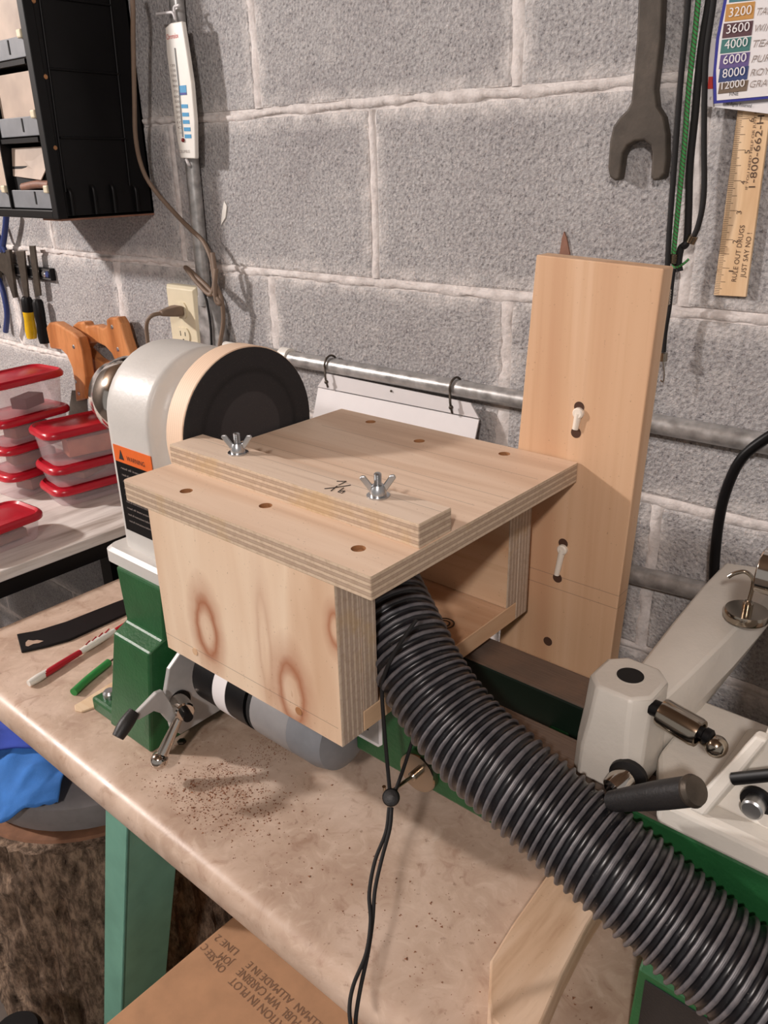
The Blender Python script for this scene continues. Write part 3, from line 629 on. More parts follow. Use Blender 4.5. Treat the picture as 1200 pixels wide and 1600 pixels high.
# ================================================================== HOOK MAGNETS
def hook_magnet(label, c, ax, hookpts, r):
    ax = Vector(ax).normalized(); c = Vector(c); t = thing('hook_magnet', label, 'magnet', c)
    MB().lathe([(r * 0.97, 0), (r, 0.001), (r, 0.006), (r * 0.96, 0.0075)], c, ax, 36).build('magnet_base', 'nickel', t, 30)
    MB().lathe([(0.0042, 0.0075), (0.0042, 0.014), (0.003, 0.0155)], c, ax, 16).build('collar', 'nickel', t, 30)
    MB().tube(hookpts, 0.0017, 10).build('hook', 'nickel', t, 50)
mc = Zp(1166, 974, -0.351)
mc.z = -0.3455; mc = Vector((-0.157, 0.622, -0.3455))
hook_magnet('round nickel hook magnet sitting on top of the cream tool rest base', mc, (0, 0, 1), [mc + Vector(p) for p in ((0, 0, 0.014), (0.001, 0, 0.028), (0.0, 0, 0.036), (-0.006, -0.002, 0.041), (-0.013, -0.004, 0.038), (-0.017, -0.005, 0.034))], 0.0172)
m2 = Yp(659, 1201, 0.4515)
hook_magnet('round nickel hook magnet stuck to the green lathe bed side', m2, (0, -1, 0), [m2 + Vector(p) for p in ((0, -0.012, 0), (-0.003, -0.026, -0.002), (-0.006, -0.036, -0.005), (-0.009, -0.040, -0.003), (-0.009, -0.041, 0.003))], 0.0195)

# ================================================================== ELASTIC CORD WITH CORD LOCK
ec = thing('elastic_cord', 'black elastic cord loop with round cord lock tied around the hose', 'cord', Dp(612, 1247, .655))
lock = Dp(611, 1246, .662)
k0 = int(len(hpts) * 0.175)
def around(idx, ang0, ang1, n, rad=0.0385):
    p = hpts[idx]; T = (hpts[idx + 2] - hpts[idx - 2]).normalized(); e = T.cross(Vector((0, 0, 1))).normalized(); g = T.cross(e)
    return [p + (e * math.cos(math.radians(ang0 + (ang1 - ang0) * k / n)) + g * math.sin(math.radians(ang0 + (ang1 - ang0) * k / n))) * rad for k in range(n + 1)]
s1 = [Dp(651, 968, .612), Dp(634, 992, .614), Dp(616, 1020, .622), Dp(603, 1048, .630), Dp(597, 1075, .640), Dp(599, 1120, .646), Dp(604, 1180, .654), Dp(609, 1236, .660)]
s2 = [Dp(652, 1130, .700), Dp(641, 1168, .690), Dp(629, 1205, .676), Dp(617, 1238, .662)]
MB().tube(s1, 0.0016, 8).build('cord_strand', 'blackm', ec, 60)
MB().tube(s2, 0.0016, 8).build('cord_strand', 'blackm', ec, 60)
lk = MB().lathe([(0.004, -0.009), (0.0066, -0.008), (0.0072, -0.004), (0.0072, 0.006), (0.0062, 0.0075), (0.002, 0.008)], lock, -ray(611, 1246), 24).build('cord_lock', 'black', ec, 35)
MB().lathe([(0.0058, 0.0078), (0.0056, 0.0095), (0.003, 0.0105), (0.0002, 0.0107)], lock, -ray(611, 1246), 24).build('lock_button', 'labelgrey' if False else 'grip', lk, 35)
MB().tube([Dp(608, 1262, .662), Dp(603, 1300, .650), Dp(586, 1345, .640), Dp(577, 1395, .630), Dp(579, 1440, .618), Dp(572, 1490, .604), Dp(552, 1540, .590), Dp(546, 1580, .580), Dp(552, 1625, .570)], 0.0016, 8).build('cord_strand', 'blackm', ec, 60)
MB().tube([Dp(612, 1262, .660), Dp(609, 1295, .650), Dp(597, 1340, .640), Dp(586, 1390, .630), Dp(582, 1440, .620), Dp(575, 1488, .606), Dp(563, 1545, .590), Dp(556, 1590, .580), Dp(556, 1625, .570)], 0.0016, 8).build('cord_strand', 'blackm', ec, 60)

# ================================================================== UPRIGHT BOARD WITH PEGS BEHIND THE BED
board = thing('pegged_board', 'tall upright wooden board with three drilled holes and white pegs behind the bed', 'board', (-0.345, 0.658, ZB))
M['boardface'] = wood('board_pine', ((190, 146, 112), (210, 172, 138), (222, 190, 160)), 'z', 16, 0.035, seed=11.0, streak=0.7, lines=[(2, -0.3785, 0, -0.41, -0.25), (2, -0.3925, 0, -0.41, -0.25)])
by = 0.648
bq = [Yp(838, 398, by), Yp(1037, 420, by), Yp(949, 1062, by), Yp(780, 1003, by)]
tlx, trx = bq[0], bq[1]; dl = (bq[3] - bq[0]) / (bq[3].z - bq[0].z); dr = (bq[2] - bq[1]) / (bq[2].z - bq[1].z)
bl = bq[0] + dl * (ZB - bq[0].z); br = bq[1] + dr * (ZB - bq[1].z)
MB().prism([bq[0], bq[1], br, bl], (0, 0.020, 0)).build('plank', 'boardface', board, None, 0.001)
for (u1, v1, u2, v2, peg) in ((905, 636, 900, 676, 1), (880, 849, 871, 903, 1), (856, 1002, 856, 1002, 0)):
    for q, (u, v) in enumerate(((u1, v1), (u2, v2))):
        if q and not peg: continue
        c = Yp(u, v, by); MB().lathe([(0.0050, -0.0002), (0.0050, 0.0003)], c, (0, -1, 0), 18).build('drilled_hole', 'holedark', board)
    if peg:
        a = Yp(u1, v1 + 9, by); b = Yp(u2, v2 - 6, by)
        pg = MB().cyl(a - Vector((0, 0.0015, 0)), b - Vector((0, 0.0015, 0)), 0.0034, 0.0028, 12); pg.lathe([(0.0052, -0.001), (0.0052, 0.003), (0.004, 0.0042)], a, (0, -1, 0), 16)
        pg.build('peg', 'pegw', board, 40)

# ================================================================== CONDUITS, SHEET, CABLES ON THE WALL
hc = thing('conduit', 'horizontal galvanised conduit running along the wall behind the lathe', 'conduit', (-0.7, 0.80, -0.255))
MB().cyl((-1.00, 0.806, -0.2605), (0.3, 0.806, -0.2545), 0.0105, n=24).build('pipe', 'galv', hc, 40)
MB().cyl(Yp(445, 556, 0.806) - Vector((0.005, 0, 0)), Yp(445, 556, 0.806) + Vector((0.012, 0, 0)), 0.0125, n=24).build('coupling', 'wplastic', hc, 40)
MB().cyl((-1.03, 0.806, -0.2605), (-0.90, 0.806, -0.2605), 0.0085, n=20).build('white_sleeve', 'wplastic', hc, 40)
lc = thing('conduit', 'lower grey conduit low on the wall at the right', 'conduit', (-0.35, 0.80, -0.44))
p0, p1 = Yp(975, 894, 0.806), Yp(1179, 944, 0.806); MB().cyl(p0 - (p1 - p0) * 2.2, p1 + (p1 - p0) * 2, 0.0110, n=24).build('pipe', 'galv', lc, 40)
vc = thing('conduit', 'vertical galvanised conduit rising behind the thermometer', 'conduit', (-1.065, 0.80, -0.2))
MB().cyl((-1.053, 0.806, 0.95), (-1.070, 0.806, -0.20), 0.0105, n=24).build('pipe', 'galv', vc, 40)
MB().loft([[Vector((x0, 0.800, z)), Vector((x1, 0.800, z)), Vector((x1, 0.8195, z)), Vector((x0, 0.8195, z))] for (x0, x1, z) in ((-1.082, -1.056, -0.185), (-1.086, -1.040, -0.225), (-1.088, -1.028, -0.285))]).build('conduit_body', 'galv', vc, None, 0.002)
sheet = thing('drip_tray', 'white folded sheet tied under the conduit with dark wires', 'sheet', (-0.68, 0.795, -0.31))
sq = [Yp(*q, 0.800) for q in ((497, 600), (520, 583), (741, 629), (748, 652))]
MB().prism([Yp(496, 604, .800), Yp(510, 584, .800), Yp(735, 630, .800), Yp(748, 654, .800)], (0, 0.002, 0)).build('sheet_flange', 'paper', sheet)
lo = [Yp(497, 606, .800), Yp(748, 656, .800)]
MB().hull8([lo[0], lo[1], lo[1] + Vector((0, .002, 0)), lo[0] + Vector((0, .002, 0))], [lo[0] + Vector((0, -.030, -.09)), lo[1] + Vector((0, -.030, -.09)), lo[1] + Vector((0, -.028, -.09)), lo[0] + Vector((0, -.028, -.09))]).build('sheet_panel', 'paper', sheet)
MB().sphere(Yp(611, 611, .799), 0.0016).build('rivet', 'steel', sheet)
for k, (u, v) in enumerate(((517, 578), (712, 612))):
    c = Yp(u, v - 6, 0.806); t = thing('wire_tie', ('left' if k == 0 else 'right') + ' dark twisted wire tie looped around the horizontal conduit', 'wire', c)
    c = Vector((c.x, 0.806, -0.258)); pts = [c + Vector((0.003 * math.sin(a), -0.0125 * math.cos(a), 0.0125 * math.sin(a))) for a in [math.radians(x) for x in range(-200, 60, 20)]]
    m = MB().tube([c + Vector((0.004, -0.012, -0.030)), c + Vector((0.002, -0.014, -0.016))] + [c + Vector((0.0, -0.0125 * math.cos(math.radians(x)), 0.0125 * math.sin(math.radians(x)))) for x in range(-20, 160, 20)], 0.0015, 8); m.build('wire_loop', 'steel', t, 60)
    MB().sphere(c + Vector((0.003, -0.0135, -0.022)), 0.003).build('wire_knot', 'steel', t, 60)
pc = thing('power_cable', 'thick black power cable hanging down the wall at far right', 'cable', (-0.3, 0.79, -0.4))
MB().tube([Yp(1290, 640, .790), Yp(1240, 662, .788), Yp(1200, 683, .786), Yp(1160, 715, .784), Yp(1137, 760, .784), Yp(1124, 810, .784), Yp(1117, 870, .784), Yp(1114, 930, .784), Yp(1103, 985, .784), Yp(1090, 1030, .784), Yp(1078, 1080, .784), Yp(1070, 1150, .784)], 0.0052, 12).build('cable', 'black', pc, 60)

# wall outlet with plug
out = thing('wall_outlet', 'ivory duplex wall outlet plate with a brown plug in its upper socket', 'outlet', (-1.13, 0.815, -0.23))
ox0, ox1, oz0, oz1 = -1.168, -1.090, -0.292, -0.174
pl_ = MB().loft([[Vector((ox0 + e_, y, oz0 + e_)), Vector((ox1 - e_, y, oz0 + e_)), Vector((ox1 - e_, y, oz1 - e_)), Vector((ox0 + e_, y, oz1 - e_))] for (e_, y) in ((0, 0.8195), (0, 0.806), (0.005, 0.801))]).build('cover_plate', 'ivory', out, None, 0.001)
for zz in (-0.212, -0.253):
    so = MB().prism([Vector((-1.129 + 0.0165 * math.cos(a) * (1 if abs(math.cos(a)) < 2 else 1), 0.8012, zz + max(-0.0125, min(0.0125, 0.0165 * math.sin(a))))) for a in [2 * math.pi * k / 28 for k in range(28)]], (0, -0.0025, 0)).build('socket', 'ivory', out)
    for dx, hh in ((-0.0062, 0.008), (0.0062, 0.0065)):
        MB().box((-1.129 + dx - 0.0009, 0.7985, zz + 0.001 - hh / 2 + 0.002), (-1.129 + dx + 0.0009, 0.7990, zz + 0.003 + hh / 2)).build('socket_slot', 'dark', so)
    MB().cyl((-1.129, 0.7985, zz - 0.0075), (-1.129, 0.7991, zz - 0.0075), 0.0022, n=12).build('ground_hole', 'dark', so)
plug = thing('power_plug', 'brown plug and its cord pushed into the ivory outlet', 'plug', (-1.129, 0.78, -0.212))
MB().loft([[Vector((-1.129 + a * w_, y, -0.212 + b * h_)) for (a, b) in ((-1, -1), (1, -1), (1, 1), (-1, 1))] for (w_, h_, y) in ((0.012, 0.008, 0.7985), (0.012, 0.008, 0.787), (0.008, 0.006, 0.772), (0.005, 0.004, 0.760))]).build('plug_body', 'brownp', plug, 40, 0.003)
MB().tube([(-1.129, 0.762, -0.212), (-1.134, 0.748, -0.214), (-1.142, 0.742, -0.226), (-1.146, 0.742, -0.25), (-1.147, 0.742, -0.30), (-1.147, 0.742, -0.36)], 0.0032, 10).build('plug_cord', 'brownp', plug, 60)
lamp_c = thing('lamp_cord', 'flat brown cord hanging past the cabinet and knotted around the conduit', 'cord', (-1.1, 0.79, -0.1))
MB().tube([Yp(199, -40, .755), Yp(207, 0, .756), Yp(208, 60, .758), Yp(210, 150, .762), Yp(212, 215, .766), Yp(222, 262, .776), Yp(240, 295, .786), Yp(275, 335, .796), Yp(300, 360, .795), Yp(318, 378, .794), Yp(330, 405, .792), Yp(336, 440, .790), Yp(346, 468, .788), Yp(349, 500, .790), Yp(345, 530, .790), Yp(340, 560, .790)], 0.0034, 10).build('cord', 'brownp', lamp_c, 60)
MB().tube([Yp(332, 395, .790), Yp(336, 430, .786), Yp(330, 460, .784), Yp(312, 446, .784), Yp(296, 426, .785), Yp(290, 418, .79), Yp(298, 424, .79), Yp(322, 446, .786), Yp(340, 466, .785), Yp(345, 474, .786), Yp(338, 470, .784), Yp(336, 445, .784), Yp(338, 420, .786)], 0.0036, 10).build('knot', 'brownp', lamp_c, 60)
MB().tube([Yp(296, 428, .797), Yp(318, 455, .797), Yp(328, 500, .797), Yp(331, 545, .797)], 0.002, 8).build('black_wire', 'blackm', lamp_c, 60)

# thermometer tied to the conduit
th = thing('thermometer', 'long white plastic thermometer with blue scale tied to the vertical conduit', 'thermometer', (-1.07, 0.79, 0.0))
ty = 0.786
tp = [(258, 43), (266, 36), (284, 33), (290, 70), (299, 130), (304, 190), (305, 248), (282, 247), (276, 215), (266, 130), (260, 80)]
tb = MB().prism([Yp(u, v, ty) for (u, v) in tp], (0, 0.007, 0)).build('thermometer_body', 'wplastic', th, None, 0.0015)
MB().tube([Yp(291, 249, .790), Yp(294, 255, .789), Yp(296, 258, .793), Yp(293, 253, .796)], 0.0022, 8).build('tie_string', 'paper', th, 60)
MB().tube([Yp(245, 22, .790), Yp(262, 20, .786), Yp(270, 20, .784), Yp(274, 30, .786), Yp(272, 12, .79), Yp(280, 8, .792)], 0.0018, 8).build('tie_string', 'paper', th, 60)
def quad(name, pts, y, mat, parent, t=0.0004): return MB().prism([Yp(u, v, y) for (u, v) in pts], (0, t, 0)).build(name, mat, parent)
for k, (u, v) in enumerate(((283, 163), (284.5, 176), (285.5, 187.5), (287, 199), (288.3, 210))):
    quad('scale_square', [(u, v), (u + 10, v), (u + 10.5, v + 6), (u + 0.5, v + 6)], ty - 0.0005, 'bluep', tb)
quad('scale_square', [(280, 134), (290.5, 133), (291.5, 148), (281, 149)], ty - 0.0005, 'bluep', tb)
quad('scale_caption', [(281, 145), (291, 144.5), (291.3, 148), (281.5, 148.5)], ty - 0.0008, 'navy', tb)
MB().tube([Yp(273, 75, ty - .0006), Yp(279, 130, ty - .0006), Yp(285.5, 214, ty - .0006)], 0.0009, 8, smooth=False).build('glass_tube', 'zinc', tb)
MB().sphere(Yp(286, 219, ty - .001), 0.0028, ax=(0, 1, 0)).build('bulb', 'thermred', tb, 60)
text('Chromalox', Yp(261, 62, ty), Yp(279, 59, ty), (0, -1, 0), 'redp', tb, h=0.0065)
text('COLUMBUS', Yp(280, 239, ty), Yp(297, 239, ty), (0, -1, 0), 'inkg', tb, h=0.004)
for k in range(14):
    u, v = 266.5 + k * 1.0, 104 + k * 8.1
    text(str(120 - 10 * k) if k < 13 else '-10', Yp(u, v, ty), Yp(u + 7, v, ty), (0, -1, 0), 'inkg', tb, name='scale_number', h=0.0032)

# ================================================================== SMALL PARTS CABINET
cab = thing('parts_cabinet', 'black plastic small parts drawer cabinet mounted on the block wall', 'cabinet', (-1.45, 0.74, -0.066))
CX, CY0, CY1, CZ0, CZ1 = -1.195, 0.655, 0.8185, -0.066, 0.60
cb = MB(); xL = -1.484
for (a, b) in (((xL, CY1 - 0.006, CZ0), (CX, CY1, CZ1)), ((CX - 0.004, CY0, CZ0), (CX, CY1, CZ1)), ((xL, CY0, CZ0), (xL + 0.004, CY1, CZ1)), ((xL, CY0, CZ1 - 0.004), (CX, CY1, CZ1)), ((xL, CY0 + 0.004, CZ0), (CX, CY1, CZ0 + 0.005))): cb.box(a, b)
cb.build('cabinet_shell', 'black', cab, None, 0.0015)
fr_ = MB()
fr_.box((CX - 0.015, CY0 - 0.004, CZ0), (CX + 0.001, CY0 + 0.012, CZ1)); fr_.box((xL, CY0 - 0.004, CZ0), (xL + 0.02, CY0 + 0.012, CZ1)); fr_.box((xL, CY0 - 0.004, CZ0), (CX - 0.014, CY0 + 0.012, CZ0 + 0.012))
fr_.build('front_frame', 'black', cab, None, 0.0015)
# raised ribs and brass rivets on the side
for v0, v1 in (((76, 107), (187, 116)), ((94, 215), (199, 217)), ((70, -5), (172, 8))):
    a = Xp(v0[0], v0[1], CX + 0.0015); b = Xp(v1[0], v1[1], CX + 0.0015); MB().tube([a, b], 0.0016, 8).build('side_rib', 'black', cab, 60)
for u0, w0, u1, w1 in ((62, 0, 103, 300), (172, 0, 203, 290)):
    a = Xp(u0, w0, CX + 0.001); b = Xp(u1, w1, CX + 0.001); MB().tube([a, b], 0.0016, 8).build('side_rib', 'black', cab, 60)
for u, v in ((107, 295), (143, 290), (173, 288), (209, 290)):
    a = Xp(u, v, CX + 0.001); MB().tube([a, a + Vector((0.004, 0, -0.008)), Vector((CX + 0.004, a.y, CZ0 + 0.004))], 0.003, 8).build('side_rib', 'black', cab, 60)
for u, v in ((52, 1), (71, 120), (86, 231)):
    MB().lathe([(0.0035, 0), (0.0028, 0.0015)], Xp(u, v, CX), (1, 0, 0), 14).build('rivet', 'grain', cab, 30)
MB().box((CX - 0.055, CY0 + 0.001, CZ0 - 0.003), (CX - 0.001, CY1, CZ0 - 0.0004)).build('bottom_board', 'scrap', cab)
pitch = 0.100
for col, xr in enumerate((CX - 0.017, CX - 0.017 - 0.132)):
    for r in range(6):
        z0 = CZ0 + 0.0135 + r * pitch; x1 = xr; x0 = xr - 0.128
        d = MB().box((x0 + 0.002, CY0 + 0.013, z0), (x1 - 0.002, CY1 - 0.012, z0 + (0.020 if r == 0 and col == 0 else 0.070))).build('drawer', 'tan_label', cab, None, 0.001)
        MB().box((x0, CY0 + 0.004, z0), (x1, CY0 + 0.007, z0 + 0.026)).build('label_lip', 'labelgrey', d, None, 0.001)
        if r == 0 and col == 0:
            e = [Vector(p) for p in ((x0 + 0.002, CY0 + 0.010, z0 + 0.046), (x1 - 0.030, CY0 + 0.004, z0 + 0.040), (x1 - 0.004, CY0 + 0.012, z0 + 0.070), (x1 - 0.004, CY0 + 0.016, z0 + 0.086), (x0 + 0.002, CY0 + 0.016, z0 + 0.086))]
            MB().prism(e, (0, 0.002, 0)).build('drawer_front', 'tan_label', d, None, 0.0005)
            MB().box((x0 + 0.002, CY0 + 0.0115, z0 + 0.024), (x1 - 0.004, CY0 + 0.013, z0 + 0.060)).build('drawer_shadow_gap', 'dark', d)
            rc_ = MB().tube([(x1 - 0.095, CY0 + 0.0085, z0 + 0.030), (x1 - 0.05, CY0 + 0.0085, z0 + 0.034), (x1 - 0.012, CY0 + 0.0085, z0 + 0.033)], 0.0062, 10).build('red_handle', 'scrap', None, 60); tag(rc_, 'dull red handle lying in the open lowest drawer of the cabinet', 'handle')
        else: MB().box((x0 + 0.002, CY0 + 0.010, z0 + 0.002), (x1 - 0.002, CY0 + 0.013, z0 + 0.084)).build('drawer_front', 'tan_label', d, None, 0.001)
        MB().box((x1 - 0.016, CY0 - 0.003, z0 + 0.022), (x1 - 0.004, CY0 + 0.012, z0 + 0.033)).build('catch_tab', 'ivory', d, None, 0.002)
        MB().box((x0 + 0.072, CY0 + 0.003, z0 + 0.006), (x0 + 0.075, CY0 + 0.0045, z0 + 0.024)).build('lip_slot', 'dark', d)
    MB().box((xr - 0.1315, CY0, CZ0), (xr - 0.1285, CY1 - 0.01, CZ1 - 0.005)).build('cabinet_divider', 'black', cab)
for r in range(1, 6):
    MB().box((xL + 0.005, CY0 + 0.002, CZ0 + 0.0125 + r * pitch - 0.0075), (CX - 0.031, CY1 - 0.008, CZ0 + 0.0125 + r * pitch - 0.001)).build('cabinet_rail', 'black', cab)

# ================================================================== MAGNETIC TOOL BAR AND HAND TOOLS
mb = thing('magnetic_bar', 'black magnetic tool bar screwed to the wall below the parts cabinet', 'tool holder', (-1.62, 0.815, -0.20))
a = Yp(83, 439, .812); MB().box((-2.05, 0.809, a.z), (a.x, 0.8195, a.z + 0.023)).build('bar', 'black', mb, None, 0.001)
MB().box((-2.05, 0.8082, a.z + 0.0185), (a.x - 0.002, 0.8092, a.z + 0.021)).build('bar_lip', 'zinc', mb); MB().box((-2.05, 0.8082, a.z + 0.002), (a.x - 0.002, 0.8092, a.z + 0.0045)).build('bar_lip', 'zinc', mb)
for dx in (0.012, 0.026): MB().lathe([(0.0065, 0), (0.005, 0.002)], (a.x - dx, 0.8088, a.z + 0.0115), (0, -1, 0), 16).build('bar_screw', 'bluegrip' if dx < 0.02 else 'zinc', mb, 30)
def driver(label, sh, hd, mats, r):
    t = thing('screwdriver' if mats[1] == 'yellow' else 'chisel', label, 'hand tool', Yp(*hd[1], .80))
    bl_ = MB().prism([Yp(u, v, .8015) for (u, v) in sh], (0, 0.004, 0)).build('blade', 'steel', t, None, 0.0008)
    p, q = Yp(*hd[0], .800), Yp(*hd[1], .800); m = p.lerp(q, 0.35)
    MB().lathe([(r * 0.75, 0), (r, 0.006), (r, (m - p).length)], p, q - p, 14).build('ferrule', 'black', t, 40)
    MB().lathe([(r, 0), (r * 0.92, (q - m).length * 0.3), (r * 1.05, (q - m).length * 0.75), (r * 0.9, (q - m).length)], m, q - m, 14).build('grip', mats[1], t, 40)
driver('yellow and black handled screwdriver hanging on the magnetic bar', [(24, 392), (37, 392), (44, 464), (38, 466)], [(41, 464), (50, 528)], ['steel', 'yellow'], 0.0112)
driver('black handled chisel hanging on the magnetic bar beside the yellow handle', [(45, 384), (53, 384), (63, 462), (55, 464)], [(58, 468), (70, 536)], ['steel', 'black'], 0.0108)
pli = thing('pliers', 'needle nose pliers with blue grips hanging at the left end of the magnetic bar', 'pliers', Yp(10, 430, .80))
MB().prism([Yp(u, v, .800) for (u, v) in ((0, 392), (14, 390), (24, 465), (20, 466), (8, 430), (-4, 420))], (0, 0.007, 0)).build('jaws', 'steel', pli, None, 0.001)
MB().tube([Yp(10, 330, .797), Yp(9, 350, .798), Yp(6, 375, .800), Yp(3, 392, .802)], 0.006, 10).build('grip', 'bluegrip', pli, 50)
MB().tube([Yp(-12, 345, .797), Yp(-4, 365, .798), Yp(3, 380, .800), Yp(9, 394, .802)], 0.005, 10).build('grip', 'bluegrip', pli, 50)
cut = thing('cutting_pliers', 'pair of blue handled pliers hanging jaws up below the magnetic bar', 'pliers', Yp(5, 480, .80))
MB().tube([Yp(-2, 436, .797), Yp(6, 460, .795), Yp(11, 490, .794), Yp(9, 518, .795)], 0.0058, 10).build('grip', 'bluegrip', cut, 50)
MB().tube([Yp(-14, 436, .797), Yp(-10, 470, .795), Yp(-3, 512, .795)], 0.0058, 10).build('grip', 'bluegrip', cut, 50)
MB().prism([Yp(u, v, .800) for (u, v) in ((-14, 440), (0, 440), (-4, 412), (-12, 412))], (0, 0.007, 0)).build('jaws', 'steel', cut, None, 0.001)

# saws with orange wooden handles
def saw(label, outline, hole, y, tck, rivets, bladepts):
    t = thing('hand_saw', label, 'saw', Yp(*outline[0], y)); pts = [Yp(u, v, y) for (u, v) in outline]
    if hole:
        bm = bmesh.new(); vs = [bm.verts.new(p) for p in pts]; hs_ = [bm.verts.new(Yp(u, v, y)) for (u, v) in hole]
        ed = [bm.edges.new((vs[i], vs[(i + 1) % len(vs)])) for i in range(len(vs))] + [bm.edges.new((hs_[i], hs_[(i + 1) % len(hs_)])) for i in range(len(hs_))]
        bmesh.ops.triangle_fill(bm, edges=ed, use_beauty=True)
        ex = bmesh.ops.extrude_face_region(bm, geom=bm.faces[:]); bmesh.ops.translate(bm, vec=(0, tck, 0), verts=[g for g in ex['geom'] if isinstance(g, bmesh.types.BMVert)])
        bmesh.ops.recalc_face_normals(bm, faces=bm.faces); me = bpy.data.meshes.new('handle'); bm.to_mesh(me); bm.free(); me.materials.append(M['handle'])
        h = bpy.data.objects.new('handle', me); COL.objects.link(h); attach(h, t); b = h.modifiers.new('bevel', 'BEVEL'); b.width = 0.004; b.segments = 3; b.limit_method = 'ANGLE'; b.angle_limit = math.radians(60)
    else: h = MB().prism(pts, (0, tck, 0)).build('handle', 'handle', t, None, 0.004, 3)
    for (u, v) in rivets: MB().lathe([(0.0042, 0), (0.003, 0.0012)], Yp(u, v, y), (0, -1, 0), 12).build('rivet', 'zinc', h, 30)
    MB().prism([Yp(u, v, y + tck * .45) for (u, v) in bladepts], (0, 0.001, 0)).build('blade', 'steel', t)
saw('hand saw with the open orange wooden handle looped grip, nearer the outlet', [(112, 509), (120, 503), (131, 503), (134, 510), (148, 508), (160, 513), (166, 509), (165, 499), (170, 496), (182, 496), (188, 506), (195, 530), (206, 562), (200, 600), (150, 628), (136, 600), (128, 560), (120, 535)],
    [(133, 545), (140, 537), (152, 536), (164, 542), (174, 553), (184, 575), (172, 580), (158, 566), (148, 560)], 0.785, 0.02, [(175, 511), (184, 546), (136, 552), (142, 573)], [(150, 590), (196, 580), (215, 640), (170, 700)])
saw('hand saw with the plain angled orange wooden handle, behind the red-lidded boxes', [(71, 511), (76, 504), (86, 504), (112, 520), (122, 528), (128, 548), (134, 590), (134, 624), (118, 628), (116, 600), (112, 575), (104, 556), (95, 547), (78, 545)], None, 0.755, 0.02, [(115, 542), (118, 596), (123, 615)], [(112, 610), (135, 610), (140, 700), (100, 700)])

# ================================================================== WRENCH, BUNGEES, RULER, CHART
wr = MB().prism([Yp(u, v, .803) for (u, v) in ((999, -60), (1037, -60), (1032, 60), (1023, 140), (1026, 166), (1036, 182), (1041, 210), (1041, 250), (1038, 272), (1030, 281), (1020, 283), (1016, 276), (1018, 240), (1016, 228), (1006, 220), (992, 221), (980, 228), (973, 240), (970, 262), (967, 281), (960, 283), (952, 277), (949, 262), (952, 220), (957, 198), (968, 182), (979, 172), (985, 160), (987, 140), (994, 60))], (0, 0.013, 0)).build('wrench', 'wrench', None, None, 0.003, 3)
tag(wr, 'large old dark steel open-ended wrench hanging on the wall', 'wrench')
tag(MB().cyl((-0.36, 0.795, 0.20), (-0.36, 0.8195, 0.20), 0.003).build('wall_nail', 'steel', None, 30), 'steel nail in the wall holding the dark wrench', 'nail')
def cord(label, pts, y, r, mat, name='bungee', ends=()):
    t = thing(name, label, 'cord', Yp(*pts[0], y)); MB().tube([Yp(u, v, y) for (u, v) in pts], r, 10).build('cord', mat, t, 60)
    for (u, v, u2, v2) in ends:
        p, q = Yp(u, v, y), Yp(u2, v2, y); L = (q - p).length; n = 6; prof_ = []
        for k in range(n): prof_ += [(0.0042, L * k / n), (0.0050, L * (k + 0.5) / n)]
        MB().lathe(prof_ + [(0.0042, L)], p, q - p, 14).build('wire_wrap', 'nickel', t, 50)
    return t
cord('green and brown flecked bungee cord hanging beside the wrench', [(1096, -60), (1091, 0), (1085, 60), (1076, 140), (1070, 220), (1060, 320), (1052, 400)], .796, 0.0024, 'bungee', ends=[(1052, 396, 1050, 412)])
cord('thin black bungee cord hanging nearest the dark wrench', [(1078, -60), (1074, 20), (1065, 110), (1058, 200), (1052, 280), (1046, 360), (1041, 450)], .790, 0.0026, 'blackm', ends=[(1041, 452, 1039, 476)])
t = cord('thick double black bungee cord hanging behind the green one', [(1114, -60), (1108, 0), (1098, 60), (1091, 120), (1086, 180), (1078, 260), (1076, 330), (1073, 378), (1064, 388), (1060, 410), (1062, 424)], .801, 0.0034, 'blackm')
cord('black bungee cord farthest right with curled metal hook end', [(1122, -60), (1114, 10), (1104, 80), (1101, 140), (1100, 220), (1100, 300), (1093, 345), (1082, 372), (1066, 384)], .798, 0.0026, 'blackm', ends=[(1084, 368, 1078, 380)])
tl_ = thing('bungee_end_hook', 'short black bungee tail with wire hook beside the upright board', 'cord', Yp(1040, 500, .8))
MB().tube([Yp(1053, 420, .8), Yp(1050, 440, .8), Yp(1046, 480, .8), Yp(1040, 515, .8), Yp(1037, 550, .8)], 0.0024, 8).build('cord', 'blackm', tl_, 60)
MB().cyl(Yp(1037, 551, .8), Yp(1036, 564, .8), 0.0042, n=12).build('wire_wrap', 'nickel', tl_, 40)
MB().tube([Yp(1036, 564, .8), Yp(1038, 585, .8), Yp(1036, 596, .8), Yp(1032, 594, .8)], 0.0008, 6).build('wire_hook', 'nickel', tl_, 60)
MB().tube([Yp(1050, 410, .8), Yp(1056, 418, .798), Yp(1068, 412, .797), Yp(1076, 405, .797)], 0.0012, 6).build('green_tag', 'bungee', tl_, 60)

